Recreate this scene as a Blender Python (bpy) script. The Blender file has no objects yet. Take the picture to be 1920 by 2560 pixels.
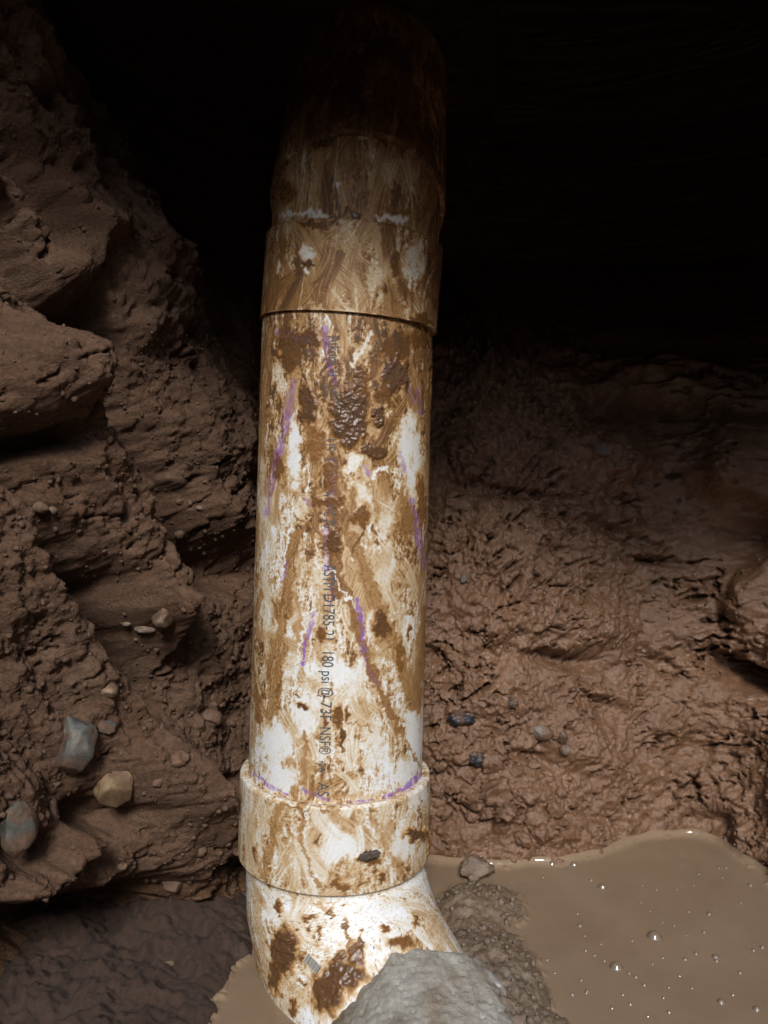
import bpy, math, random
import numpy as np
from mathutils import Vector, Matrix

# ------------------------------------------------------------------ camera, sky, sun, exposure
SC = bpy.context.scene
COL = SC.collection
FPX, PITCH = 2200.0, math.radians(4.5)          # focal length in photo pixels (1920x2560), pitch down
CAM = np.array([0.04, -0.86, 0.0])
cam_d = bpy.data.cameras.new('camera')
cam_d.sensor_fit = 'VERTICAL'; cam_d.sensor_height = 36.0; cam_d.lens = 36.0 * FPX / 2560.0
cam_d.clip_start = 0.01; cam_d.clip_end = 200.0
cam = bpy.data.objects.new('camera', cam_d); COL.objects.link(cam)
cam.location = CAM; cam.rotation_euler = (math.radians(90) - PITCH, 0, 0)
SC.camera = cam

SUN_EL, SUN_AZ = math.radians(36), math.radians(179)     # azimuth measured from +y towards +x
w = bpy.data.worlds.new('World'); SC.world = w; w.use_nodes = True
nt = w.node_tree
sky = nt.nodes.new('ShaderNodeTexSky'); sky.sky_type = 'NISHITA'; sky.sun_disc = False
sky.sun_elevation = SUN_EL; sky.sun_rotation = SUN_AZ
sky.air_density = 1.0; sky.dust_density = 0.8; sky.ozone_density = 1.5
bg = nt.nodes['Background']; bg.inputs['Strength'].default_value = 0.15
nt.links.new(sky.outputs[0], bg.inputs[0])
sun_d = bpy.data.lights.new('sun', 'SUN'); sun_d.energy = 1.15; sun_d.angle = math.radians(13); sun_d.color = (1.0, 0.985, 0.96)
sun = bpy.data.objects.new('sun', sun_d); COL.objects.link(sun)
tos = Vector((math.sin(SUN_AZ) * math.cos(SUN_EL), math.cos(SUN_AZ) * math.cos(SUN_EL), math.sin(SUN_EL)))
sun.rotation_euler = tos.to_track_quat('Z', 'Y').to_euler()
vs = SC.view_settings
vs.view_transform = 'Standard'; vs.look = 'None'; vs.gamma = 1.0; vs.use_curve_mapping = False
vs.exposure = 1.38
SC.cycles.max_bounces = 6; SC.cycles.diffuse_bounces = 3
SC.cycles.use_denoising = True

WATER = -0.515
rng = np.random.default_rng(11)
random.seed(5)

# ------------------------------------------------------------------ numpy helpers
def smooth(a, b, x):
    t = np.clip((x - a) / (b - a), 0, 1)
    return t * t * (3 - 2 * t)

_perm = {}
def _tables(seed):
    if seed not in _perm:
        r = np.random.default_rng(1000 + seed)
        p = r.permutation(256).astype(np.int32); p = np.concatenate([p, p])
        an = r.random(256) * 2 * np.pi
        _perm[seed] = (p, np.cos(an).astype(np.float32), np.sin(an).astype(np.float32), r.random((256, 2)).astype(np.float32))
    return _perm[seed]

def noise2(x, y, seed=0):
    p, gx, gy, _ = _tables(seed)
    x = np.asarray(x, np.float32); y = np.asarray(y, np.float32)
    xi = np.floor(x).astype(np.int32); yi = np.floor(y).astype(np.int32)
    xf = x - xi; yf = y - yi; xi &= 255; yi &= 255
    u = xf * xf * xf * (xf * (xf * 6 - 15) + 10); v = yf * yf * yf * (yf * (yf * 6 - 15) + 10)
    x1 = (xi + 1) & 255; y1 = (yi + 1) & 255
    def g(ix, iy, dx, dy):
        h = p[p[ix] + iy]
        return gx[h] * dx + gy[h] * dy
    a = g(xi, yi, xf, yf); b = g(x1, yi, xf - 1, yf)
    c = g(xi, y1, xf, yf - 1); d = g(x1, y1, xf - 1, yf - 1)
    return 1.5 * ((a + u * (b - a)) * (1 - v) + (c + u * (d - c)) * v)

def fbm(x, y, o=4, seed=0, gain=0.5):
    s = 0; a = 1.0; f = 1.0; n = 0
    for i in range(o):
        s = s + a * noise2(x * f + 17.3 * i, y * f - 9.1 * i, seed + i); n += a
        a *= gain; f *= 2.03
    return s / n

def ridged(x, y, o=3, seed=0):
    s = 0; a = 1.0; f = 1.0; n = 0
    for i in range(o):
        s = s + a * (1 - np.abs(noise2(x * f + 5.7 * i, y * f + 3.3 * i, seed + i))); n += a
        a *= 0.5; f *= 2.1
    return s / n

def worley(x, y, seed=0):
    """distance to nearest and second nearest cell point, and the cell's random id"""
    p, _, _, pts = _tables(seed)
    xi = np.floor(x).astype(np.int32); yi = np.floor(y).astype(np.int32)
    f1 = np.full(x.shape, 9.0, np.float32); f2 = f1.copy(); idn = np.zeros(x.shape, np.float32)
    for dx in (-1, 0, 1):
        for dy in (-1, 0, 1):
            cx = xi + dx; cy = yi + dy
            h = p[p[cx & 255] + (cy & 255)]
            d = np.hypot(cx + pts[h, 0] - x, cy + pts[h, 1] - y).astype(np.float32)
            m = d < f1
            f2 = np.where(m, f1, np.minimum(f2, d)); idn = np.where(m, h / 255.0, idn); f1 = np.where(m, d, f1)
    return f1, f2, idn

def project(P):
    """world points -> photo pixels and depth"""
    d = P - CAM
    cp, sp = math.cos(PITCH), math.sin(PITCH)
    depth = d[..., 1] * cp - d[..., 2] * sp
    up = d[..., 1] * sp + d[..., 2] * cp
    dd = np.maximum(depth, 0.05)
    return 960 + FPX * d[..., 0] / dd, 1280 - FPX * up / dd, depth

def ray(u, v):
    cp, sp = math.cos(PITCH), math.sin(PITCH)
    a, b = (u - 960) / FPX, (1280 - v) / FPX
    return np.array([a, cp + b * sp, -sp + b * cp])

def at_z(u, v, z):
    d = ray(u, v); return CAM + d * ((z - CAM[2]) / d[2])

def at_y(u, v, y):
    d = ray(u, v); return CAM + d * ((y - CAM[1]) / d[1])

def seg_dist(U, V, pts):
    """distance to a polyline, signed side (+ = right of travel) and relative position 0..1"""
    best = np.full(U.shape, 1e9, np.float32); sd = np.zeros(U.shape, np.float32); tt = np.zeros(U.shape, np.float32)
    n = len(pts) - 1
    for i in range(n):
        (x0, y0), (x1, y1) = pts[i], pts[i + 1]
        dx, dy = x1 - x0, y1 - y0; L2 = dx * dx + dy * dy + 1e-9
        t = np.clip(((U - x0) * dx + (V - y0) * dy) / L2, 0, 1)
        ex, ey = U - x0 - t * dx, V - y0 - t * dy
        d = np.hypot(ex, ey)
        s = np.sign(ex * (-dy) + ey * dx)
        m = d < best
        best = np.where(m, d, best); sd = np.where(m, s, sd); tt = np.where(m, (i + t) / n, tt)
    return best, sd, tt

# ------------------------------------------------------------------ mesh helpers
def mesh_from(name, co, faces, mat=None, parent=None, smooth_shade=True, attrs=None):
    me = bpy.data.meshes.new(name)
    co = np.asarray(co, np.float32).reshape(-1, 3); faces = np.asarray(faces, np.int32)
    k = faces.shape[1]
    me.vertices.add(len(co)); me.vertices.foreach_set('co', co.ravel())
    me.loops.add(faces.size); me.loops.foreach_set('vertex_index', faces.ravel())
    me.polygons.add(len(faces)); me.polygons.foreach_set('loop_start', np.arange(0, faces.size, k, dtype=np.int32))
    me.update(calc_edges=True)
    if smooth_shade: me.polygons.foreach_set('use_smooth', np.ones(len(faces), bool))
    for an, val in (attrs or {}).items():
        val = np.asarray(val, np.float32)
        if val.ndim == 1:
            a = me.attributes.new(an, 'FLOAT', 'POINT'); a.data.foreach_set('value', val)
        else:
            a = me.attributes.new(an, 'FLOAT_COLOR', 'POINT')
            a.data.foreach_set('color', np.concatenate([val, np.ones((len(val), 1), np.float32)], 1).ravel())
    if mat: me.materials.append(mat)
    o = bpy.data.objects.new(name, me); COL.objects.link(o)
    if parent: o.parent = parent
    return o

def grid_faces(nr, nc, wrap=False, flip=False):
    i = np.arange(nr - 1)[:, None]; j = np.arange(nc if wrap else nc - 1)[None, :]
    j1 = (j + 1) % nc
    f = np.stack([i * nc + j, i * nc + j1, (i + 1) * nc + j1, (i + 1) * nc + j], -1).reshape(-1, 4)
    return f[:, ::-1] if flip else f

def tag(o, label=None, cat=None, group=None, kind=None):
    if label: o['label'] = label
    if cat: o['category'] = cat
    if group: o['group'] = group
    if kind: o['kind'] = kind
    return o

_ico = {}
def ico(sub):
    if sub not in _ico:
        import bmesh
        bm = bmesh.new(); bmesh.ops.create_icosphere(bm, subdivisions=sub, radius=1.0)
        bm.verts.ensure_lookup_table()
        _ico[sub] = (np.array([v.co[:] for v in bm.verts]), np.array([[v.index for v in f.verts] for f in bm.faces]))
        bm.free()
    return _ico[sub]

# ------------------------------------------------------------------ materials
def new_mat(name):
    m = bpy.data.materials.new(name); m.use_nodes = True
    n = m.node_tree.nodes; l = m.node_tree.links
    return m, n, l, n['Principled BSDF']

def nd(n, t, **kw):
    x = n.new(t)
    for k, v in kw.items():
        if k in x.inputs.keys(): x.inputs[k].default_value = v
        else: setattr(x, k, v)
    return x

def attr_material(name, grain_scale, grain_amt, bump_scale, bump_dist, spec=0.5, coat=0.0, speck=0.0):
    """base colour from attribute 'tint', roughness from attribute 'rough'; fine grain and relief from noise"""
    m, n, l, b = new_mat(name)
    tc = nd(n, 'ShaderNodeTexCoord')
    at = nd(n, 'ShaderNodeAttribute', attribute_name='tint'); ar = nd(n, 'ShaderNodeAttribute', attribute_name='rough')
    nz = nd(n, 'ShaderNodeTexNoise', Scale=grain_scale, Detail=5.0, Roughness=0.65)
    l.new(tc.outputs['Object'], nz.inputs['Vector'])
    mr = nd(n, 'ShaderNodeMapRange'); mr.inputs['From Min'].default_value = 0.3; mr.inputs['From Max'].default_value = 0.7
    mr.inputs['To Min'].default_value = 1 - grain_amt; mr.inputs['To Max'].default_value = 1 + grain_amt
    l.new(nz.outputs['Fac'], mr.inputs['Value'])
    mx = nd(n, 'ShaderNodeVectorMath', operation='SCALE')
    l.new(at.outputs['Color'], mx.inputs[0]); l.new(mr.outputs[0], mx.inputs['Scale'])
    l.new(mx.outputs[0], b.inputs['Base Color'])
    n2 = nd(n, 'ShaderNodeTexNoise', Scale=bump_scale, Detail=6.0, Roughness=0.7)
    l.new(tc.outputs['Object'], n2.inputs['Vector'])
    bp = nd(n, 'ShaderNodeBump', Strength=1.0, Distance=bump_dist)
    l.new(n2.outputs['Fac'], bp.inputs['Height']); l.new(bp.outputs[0], b.inputs['Normal'])
    n3 = nd(n, 'ShaderNodeTexNoise', Scale=grain_scale * 0.4, Detail=3.0)
    l.new(tc.outputs['Object'], n3.inputs['Vector'])
    ma = nd(n, 'ShaderNodeMath', operation='MULTIPLY_ADD'); ma.inputs[1].default_value = 0.7; ma.inputs[2].default_value = -0.33
    l.new(n3.outputs['Fac'], ma.inputs[0])
    ad = nd(n, 'ShaderNodeMath', operation='ADD', use_clamp=True)
    l.new(ma.outputs[0], ad.inputs[0]); l.new(ar.outputs['Fac'], ad.inputs[1]); l.new(ad.outputs[0], b.inputs['Roughness'])
    b.inputs['Specular IOR Level'].default_value = spec
    return m

M_SOIL = attr_material('soil', 260, 0.34, 420, 0.0030, spec=0.25)
M_MUD = attr_material('mud', 200, 0.26, 330, 0.0017, spec=0.6)
M_PVC = attr_material('muddy_pvc', 900, 0.07, 700, 0.00025, spec=0.45)
M_CONC = attr_material('wet_concrete', 330, 0.22, 500, 0.0012, spec=0.5)
M_STONE = attr_material('stone', 300, 0.30, 350, 0.0008, spec=0.4)

m, n, l, b = new_mat('muddy_water')
b.inputs['Base Color'].default_value = (0.215, 0.155, 0.098, 1); b.inputs['Roughness'].default_value = 0.07
b.inputs['IOR'].default_value = 1.42
tc = nd(n, 'ShaderNodeTexCoord'); z1 = nd(n, 'ShaderNodeTexNoise', Scale=9.0, Detail=5.0, Roughness=0.6)
cr = nd(n, 'ShaderNodeValToRGB')
cr.color_ramp.elements[0].position = 0.32; cr.color_ramp.elements[0].color = (0.225, 0.155, 0.097, 1)
cr.color_ramp.elements[1].position = 0.72; cr.color_ramp.elements[1].color = (0.27, 0.193, 0.126, 1)
l.new(tc.outputs['Object'], z1.inputs['Vector']); l.new(z1.outputs['Fac'], cr.inputs['Fac']); l.new(cr.outputs[0], b.inputs['Base Color'])
z2 = nd(n, 'ShaderNodeTexNoise', Scale=30.0, Detail=2.0); bp = nd(n, 'ShaderNodeBump', Strength=0.25, Distance=0.001)
l.new(tc.outputs['Object'], z2.inputs['Vector']); l.new(z2.outputs['Fac'], bp.inputs['Height']); l.new(bp.outputs[0], b.inputs['Normal'])
M_WATER = m

m, n, l, b = new_mat('bubble_film')
b.inputs['Base Color'].default_value = (0.20, 0.15, 0.10, 1); b.inputs['Roughness'].default_value = 0.10
b.inputs['IOR'].default_value = 2.2
M_BUB = m

m, n, l, b = new_mat('print_ink')
b.inputs['Base Color'].default_value = (0.06, 0.07, 0.09, 1); b.inputs['Roughness'].default_value = 0.55
M_INK = m

m, n, l, b = new_mat('label_paper')
b.inputs['Base Color'].default_value = (0.50, 0.46, 0.36, 1); b.inputs['Roughness'].default_value = 0.5
M_LABEL = m

# ------------------------------------------------------------------ earth bank: one wall that runs from the left round behind the pipe to the right
ctrl = np.array([(-.84, -3.5), (-.66, -1.2), (-.45, -.62), (-.335, -.36), (-.255, -.14), (-.18, .0), (-.125, .10), (-.03, .215), (.065, .205), (.13, .188),
                 (.20, .184), (.26, .200), (.33, .234), (.40, .262), (.46, .258), (.50, .20), (.515, .08), (.56, -.15), (.68, -.6), (.80, -1.2), (.94, -3.5)])

def catmull(P, per):
    out = []
    n_ = len(P)
    for i in range(n_ - 1):
        p0 = P[max(i - 1, 0)]; p1 = P[i]; p2 = P[i + 1]; p3 = P[min(i + 2, n_ - 1)]
        t = np.linspace(0, 1, per, endpoint=False)[:, None]
        out.append(0.5 * ((2 * p1) + (-p0 + p2) * t + (2 * p0 - 5 * p1 + 4 * p2 - p3) * t ** 2 + (-p0 + 3 * p1 - 3 * p2 + p3) * t ** 3))
    return np.concatenate(out + [P[-1:]])

pth = catmull(ctrl, 60)
sl = np.concatenate([[0], np.cumsum(np.hypot(*np.diff(pth, axis=0).T))])
def s_of(i): return sl[i * 60]
s_vis0, s_vis1 = s_of(3), s_of(17)
S_SPLIT = s_of(8)
s_arr = np.concatenate([np.linspace(0, s_vis0, 70, endpoint=False), np.arange(s_vis0, s_vis1, 0.00165), np.linspace(s_vis1 + 0.004, sl[-1], 70)])
isplit = int(np.argmin(np.abs(s_arr - S_SPLIT)))
px_, py_ = np.interp(s_arr, sl, pth[:, 0]), np.interp(s_arr, sl, pth[:, 1])
tx, ty = np.gradient(px_, s_arr), np.gradient(py_, s_arr)
def box(a, k):
    ker = np.ones(k) / k
    return np.convolve(np.pad(a, k // 2, mode='edge'), ker, 'valid')[:len(a)]
tx, ty = box(tx, 61), box(ty, 61); ln = np.hypot(tx, ty); tx /= ln; ty /= ln
nx, ny = -ty, tx                                                # outward (away from the pit)
z_arr = np.concatenate([np.arange(-0.59, 0.12, 0.00165), np.arange(0.12, 0.80, 0.0034)])
S, Z = np.meshgrid(s_arr.astype(np.float32), z_arr.astype(np.float32))
NR, NC = S.shape
u_s = (s_arr - s_of(0)) / (sl[-1])
# how far the wall steps back with height: steep on the left, a slope behind the pipe and on the right
fl = smooth(s_of(5), s_of(8), s_arr)                            # 0 left wall, 1 slope
fr = smooth(s_of(13), s_of(16), s_arr)
leanL = np.interp(z_arr, [-.6, -.5, -.3, 0, .3, .6, .8], [-.03, 0, .015, .04, .07, .05, .05])
leanM = np.interp(z_arr, [-.6, -.5, -.42, -.2, 0.0, .08, .16, .3, .6, .8], [-.05, 0, .025, .05, .085, .12, .20, .40, .60, .65])
leanR = np.interp(z_arr, [-.6, -.5, -.3, -.1, 0.0, .2, .4, .6, .8], [-.04, 0, .05, .07, .09, .20, .24, .24, .24])
lean = leanL[:, None] * (1 - fl)[None] + fl[None] * (leanM[:, None] * (1 - fr)[None] + leanR[:, None] * fr[None])
BX = px_[None] + nx[None] * lean; BY = py_[None] + ny[None] * lean
dl = np.gradient(lean, axis=0) / np.gradient(Z, axis=0)
cb = 1 / np.sqrt(1 + dl ** 2); sb = dl * cb
Zn = np.cumsum(np.gradient(Z, axis=0) / np.maximum(cb, .35), axis=0).astype(np.float32)
DX, DY, DZ = -nx[None] * cb, -ny[None] * cb, sb                 # displacement direction (into the pit)
REF = .046 * (1 - fl)[None] * np.ones_like(Z)                      # guides are read on the mean front of the left wall
U, V, DEP = project(np.stack([BX + DX * REF, BY + DY * REF, Z + DZ * REF], -1))
U = U.astype(np.float32); V = V.astype(np.float32)
vis = (DEP > 0.2) & (U > -700) & (U < 2600)
left = 1 - smooth(640, 900, U)
# wobble the pixel guides so that nothing has a clean outline
wu = 26 * fbm(S * 9, Zn * 9, 3, 40) + 9 * fbm(S * 45, Zn * 45, 3, 44); wv = 26 * fbm(S * 9 + 5, Zn * 9, 3, 50) + 9 * fbm(S * 45, Zn * 45 + 3, 3, 54)
UW, VW = U + wu, V + wv
H = np.zeros_like(S)

def ridge(pts, w1, w2, h, left_only=True):
    """raised band; w1 = width on the upper right side, w2 = on the lower left side (pixels)"""
    global H
    d, sd, t = seg_dist(UW, VW, pts)
    wd = np.where(sd < 0, w1, w2)
    k = np.exp(-(d / wd) ** 2.4) * h
    H = H + k * (left if left_only else 1) * vis

def lump(u, v, ru, rv, rot, h, p=3.0, mask=None):
    global H
    c, s = math.cos(math.radians(rot)), math.sin(math.radians(rot))
    a = ((UW - u) * c + (VW - v) * s) / ru; b_ = (-(UW - u) * s + (VW - v) * c) / rv
    H = H + h * np.exp(-(np.abs(a) ** p + np.abs(b_) ** p)) * vis * (left if mask is None else mask)

# --- left: slabs and clods that hang over each other, running down to the right
ridge([(30, -80), (130, 150), (215, 400), (245, 560)], 48, 130, .050)
ridge([(15, 300), (120, 450), (180, 590)], 40, 40, -.045)
ridge([(-40, 370), (70, 440), (140, 570), (215, 715), (270, 770)], 26, 40, .032)
ridge([(20, 520), (140, 690), (260, 800)], 45, 55, -.045)
lump(385, 640, 105, 190, -28, .060)
lump(470, 830, 50, 90, -30, .020)
ridge([(255, 790), (320, 930), (390, 1090), (450, 1200)], 60, 60, -.06)
lump(40, 790, 120, 150, -30, .030)
lump(70, 930, 125, 115, -20, .055)
lump(70, 1115, 130, 38, -10, -.055)
lump(565, 1080, 78, 190, -8, .052)
lump(600, 1290, 60, 60, 0, .03)
ridge([(310, 1010), (420, 1180), (500, 1350), (600, 1440)], 50, 50, -.07)
ridge([(170, 960), (285, 1110), (385, 1260), (445, 1380), (465, 1500)], 34, 150, .058)
lump(420, 1530, 55, 60, 0, .030)
lump(150, 1280, 90, 50, 30, .018)
ridge([(330, 1490), (400, 1600), (450, 1720)], 60, 60, -.065)
ridge([(140, 1350), (230, 1430), (300, 1500)], 36, 40, -.030)
ridge([(-40, 1120), (120, 1370), (245, 1620), (345, 1790), (440, 1920)], 40, 150, .050)
ridge([(450, 1900), (530, 2020), (560, 2140)], 46, 90, .030)
lump(470, 2080, 130, 190, 10, .030)
lump(330, 2045, 62, 42, 15, -.055)
lump(150, 2120, 90, 40, 10, -.03)
lump(120, 1990, 120, 120, 0, .012)
ridge([(270, 2110), (215, 2195), (110, 2290), (0, 2330)], 30, 34, .042)
ridge([(-60, 2330), (150, 2350), (330, 2330), (480, 2290)], 70, 90, -.11)
ridge([(-60, 2490), (200, 2480), (400, 2420)], 90, 120, -.11)
ridge([(560, 2180), (600, 2060), (625, 1960)], 20, 24, -.035)
ridge([(0, 1130), (160, 1310), (300, 1490), (420, 1670)], 36, 50, -.032)
ridge([(120, 1560), (220, 1760)], 30, 40, -.018)
ridge([(0, 600), (140, 760)], 30, 30, -.02)
# the opening above the left slabs falls away into the dark
edge = np.interp(V, [-600, 0, 250, 420, 560, 700, 860, 1000, 1250, 1500], [125, 180, 350, 430, 545, 620, 640, 680, 705, 715])
cav = smooth(0, 60, UW - edge) * (1 - smooth(1150, 1420, V)) * left
H -= 0.16 * cav * vis
# --- right: holes, ledges and heaps of the wet slope
right = smooth(820, 1040, U)
for (u, v, ru, rv, rot, h) in [(1420, 1655, 80, 22, 5, -.034), (1660, 1665, 50, 20, 20, -.020), (1075, 1640, 40, 18, 40, -.018), (1850, 1690, 95, 32, 30, -.07),
                               (1640, 1400, 75, 12, 3, -.020), (1390, 1370, 40, 16, 20, -.016), (1520, 1320, 110, 16, 20, -.02), (1880, 1340, 60, 70, 40, -.05),
                               (1850, 1180, 110, 90, 10, .075), (1850, 1060, 120, 24, 5, -.03), (1500, 1130, 120, 60, 10, .03), (1620, 1040, 130, 40, 0, -.045),
                               (1240, 1560, 110, 60, 10, .012), (1300, 1400, 120, 130, 20, .012), (1470, 1560, 90, 50, 0, .018), (1450, 1850, 75, 55, 20, .026), (1405, 1845, 16, 26, 0, -.018),
                               (1700, 1780, 110, 60, -20, .014), (1230, 1730, 70, 70, 0, .014), (1130, 1880, 70, 40, 0, .014), (1300, 2000, 90, 60, 0, .022), (1390, 2080, 60, 30, 0, .02),
                               (1690, 1930, 130, 40, 0, .012), (1300, 1235, 180, 14, 8, -.016), (1480, 1730, 70, 16, 10, .014), (1640, 880, 200, 20, 8, -.03), (1700, 950, 170, 60, 8, .03), (1780, 2050, 60, 24, 0, -.02), (1330, 1900, 60, 14, 20, -.018), (1880, 1480, 50, 120, 10, .03)]:
    lump(u, v, ru, rv, rot, h, 2.6, right)
# --- relief at every scale
strk = (UW * 0.50 + VW * 0.87) / 2200.0; perp = (UW * 0.87 - VW * 0.50) / 2200.0
low = fbm(S * 7, Zn * 7, 3, 1)
H += .016 * low * (0.7 + 0.3 * left)
upl = left * (1 - smooth(500, 1100, V))
H += (.014 * upl + .009 * left) * fbm(perp * 85, strk * 14, 4, 8) + .016 * left * fbm(perp * 26, strk * 5, 2, 12)
cr_ = fbm(S * 30, Zn * 30, 5, 14, 0.56)
H += (.0120 * left + .0080 * (1 - left)) * cr_
f1, f2, idn = worley(S * 55 + 0.5 * fbm(S * 40, Zn * 40, 2, 70), Zn * 55 + 0.5 * fbm(S * 40 + 9, Zn * 40, 2, 72), 3)
lumpy = smooth(-.15, .35, fbm(S * 11, Zn * 11, 2, 20))
H += (.0075 * lumpy + .0012) * (0.6 - f1) * (0.4 + 1.2 * idn)
g1, g2, gid = worley(S * 150 + 0.7 * cr_, Zn * 150, 5)
H += .0036 * (0.55 - g1) * (0.3 + gid) * (0.4 + 0.6 * smooth(-.2, .3, fbm(S * 17, Zn * 17, 2, 24)))
H += (.0040 - .0012 * left) * fbm(S * 130, Zn * 130, 3, 30, 0.62)
k1, k2, kid = worley(S * 260 + 1.2 * cr_, Zn * 260, 7)
H += .0018 * (.5 - k1) * kid * smooth(-.1, .35, fbm(S * 23, Zn * 23, 2, 27))
wl_ = 1 - left
H += .0080 * wl_ * (ridged(S * 48 + 1.1 * cr_, Zn * 48 + .8 * cr_, 3, 61) - .75)
H += .0150 * wl_ * fbm(S * 17, Zn * 19, 3, 65)
q1, q2, qid = worley(S * 85 + 1.3 * cr_, Zn * 85, 13)
H += .0070 * wl_ * (.55 - q1) * (qid ** 1.5) * smooth(-.25, .2, fbm(S * 8 + 4, Zn * 8, 2, 67))
b1, b2, bid = worley(S * 38 + .9 * cr_, Zn * 38, 17)
H += .013 * wl_ * (.5 - b1) * (bid ** 1.2) * smooth(-.2, .25, fbm(S * 6 + 2, Zn * 6, 2, 71)) * smooth(1300, 1500, V)
crv = ridged(S * 26 + 1.0 * cr_, Zn * 40 + 1.0 * cr_, 2, 69)
H -= .020 * wl_ * smooth(.84, .97, crv) * smooth(-.1, .25, fbm(S * 12, Zn * 12, 2, 73))
H += .0040 * left * (ridged(perp * 70 + .8 * cr_, strk * 30, 3, 63) - .75)
crk = ridged(S * 16 + .4 * cr_, Zn * 22 + .4 * cr_, 2, 33)
H -= .013 * smooth(.90, .985, crk) * smooth(-.1, .3, fbm(S * 9, Zn * 9, 2, 37))
# wet slope is smeared flat in places
smear = smooth(.02, .4, fbm(S * 8 + 3, Zn * 8, 2, 60)) * (1 - left)
H = H * (1 - 0.0 * smear)
H = H * (1 - .75 * smooth(.13, .22, Z) * fl[None])
# foot of the bank goes under the floor
X = BX + DX * H; Y = BY + DY * H; ZZ = Z + DZ * H
BANK = np.stack([X, Y, ZZ], -1)
# --- colour (what the earth itself is) and wetness
cl = .5 + .5 * np.clip(1.5 * fbm(S * 13, Zn * 13, 4, 80), -1, 1)
cl2 = .5 + .5 * np.clip(1.5 * fbm(S * 40 + 2, Zn * 40, 3, 86), -1, 1)
c_a = np.array([.108, .057, .032]); c_b = np.array([.155, .094, .060]); c_c = np.array([.078, .041, .024])
tint = c_a + (c_b - c_a) * cl[..., None] ** 1.3
tint = tint + (c_c - tint) * (0.5 * smooth(.55, .9, cl2))[..., None]
wet_c = np.array([.158, .080, .042]); wet_d = np.array([.218, .122, .070]); wet_g = np.array([.150, .104, .070])
tw = wet_c + (wet_d - wet_c) * cl[..., None]
tw = tw + (wet_g - tw) * (0.7 * smooth(.62, .92, cl2 * .4 + .6 * (.5 + .5 * fbm(S * 6, Zn * 6, 2, 90))))[..., None]
wetm = smooth(640, 1000, U)
near_water = 1 - smooth(-.50, -.40, ZZ)
wetm = np.clip(wetm + (1 - wetm) * near_water * 0.8, 0, 1)
tint = tint + (tw - tint) * wetm[..., None]
rough = .93 - .54 * wetm - .30 * wetm * smooth(-.25, .35, fbm(S * 14, Zn * 14, 3, 95)) - .12 * wetm * near_water
def bank_piece(name, j0, j1):
    sub = BANK[:, j0:j1 + 1].reshape(-1, 3)
    return mesh_from(name, sub, grid_faces(NR, j1 - j0 + 1), M_SOIL if j0 == 0 else M_MUD, attrs={'tint': tint[:, j0:j1 + 1].reshape(-1, 3), 'rough': rough[:, j0:j1 + 1].ravel()})
bl = bank_piece('earth_bank', 0, isplit)
tag(bl, 'dry crumbly brown earth bank with overhanging slabs, left of the pipe', None, None, 'structure')
br = bank_piece('mud_slope', isplit, NC - 1)
tag(br, 'wet lumpy brown mud slope behind the puddle, right of the pipe', None, None, 'structure')

bu, bv, bdep = project(BANK.reshape(-1, 3)); bflat = BANK.reshape(-1, 3)
fy = np.gradient(BANK, axis=0); fx = np.gradient(BANK, axis=1)
bn = np.cross(fx, fy).reshape(-1, 3); bn /= np.linalg.norm(bn, axis=1, keepdims=True) + 1e-12
def on_bank(u, v, r=6):
    """nearest visible bank point at a photo pixel, with its normal"""
    for k in (1, 2, 4, 8):
        m_ = (np.abs(bu - u) < r * k) & (np.abs(bv - v) < r * k) & (bdep > 0.1)
        if m_.any():
            idx = np.nonzero(m_)[0]; i = idx[np.argmin(bdep[idx])]
            return bflat[i].copy(), bn[i].copy()
    return at_y(u, v, 0.2), np.array([0, -1, 0.3])

# ------------------------------------------------------------------ pit floor
xa = np.concatenate([np.linspace(-.95, -.34, 30, endpoint=False), np.arange(-.34, .58, .0022), np.linspace(.585, 1.0, 20)])
ya = np.concatenate([np.linspace(-3.5, -.24, 60, endpoint=False), np.arange(-.24, .32, .0022), np.linspace(.325, .5, 10)])
FX, FY = np.meshgrid(xa.astype(np.float32), ya.astype(np.float32))
def bump2(x, y, cx, cy, rx, ry, p=2.0): return np.exp(-(np.abs((x - cx) / rx) ** p + np.abs((y - cy) / ry) ** p))
wx = FX + .012 * fbm(FX * 25, FY * 25, 3, 110); wy = FY + .012 * fbm(FX * 25 + 7, FY * 25, 3, 114)
fz = -.543 + .006 * fbm(FX * 12, FY * 12, 3, 118)
fz += .034 * bump2(wx, wy, .152, -.075, .056, .14, 4.0) + .028 * bump2(wx, wy, .138, -.105, .048, .085, 3.0)           # mud flat right of the concrete
fz += .030 * bump2(wx, wy, .225, -.150, .055, .030, 2.0)          # mud tongue at the lower edge
fz += .0345 * bump2(wx, wy, .150, .095, .060, .055, 3.0)
fz += .040 * bump2(wx, wy, -.125, .03, .040, .070, 3.0)            # wet mud left of the lower fitting
fz += .036 * bump2(wx, wy, -.21, -.10, .10, .11, 3.0)
lf = smooth(-.085, -.15, wx) + .0
fz = fz * (1 - lf) + lf * (-.497 + .030 * fbm(FX * 16, FY * 16, 4, 119) - .10 * (FY + .05).clip(-.2, .2) * 0)
fz -= .028 * bump2(wx, wy, -.070, -.125, .030, .060, 3.0)
fz += .020 * bump2(wx, wy, .045, .02, .09, .07, 3.0)
rg = fbm(FX * 60, FY * 60, 5, 122, .62)
dry = smooth(-.512, -.494, fz)
h1, h2, hid = worley(FX * 46 + 1.3 * rg, FY * 46 + .8 * rg, 9)
fz += (.0035 + .0095 * dry) * rg + dry * .0045 * (.5 - h1) * hid * smooth(-.1, .3, fbm(FX * 20, FY * 20, 2, 128)) + .0026 * fbm(FX * 190, FY * 190, 3, 130)
FL = np.stack([FX, FY, fz], -1)
cl = .5 + .5 * np.clip(1.5 * fbm(FX * 22, FY * 22, 3, 134), -1, 1)
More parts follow.
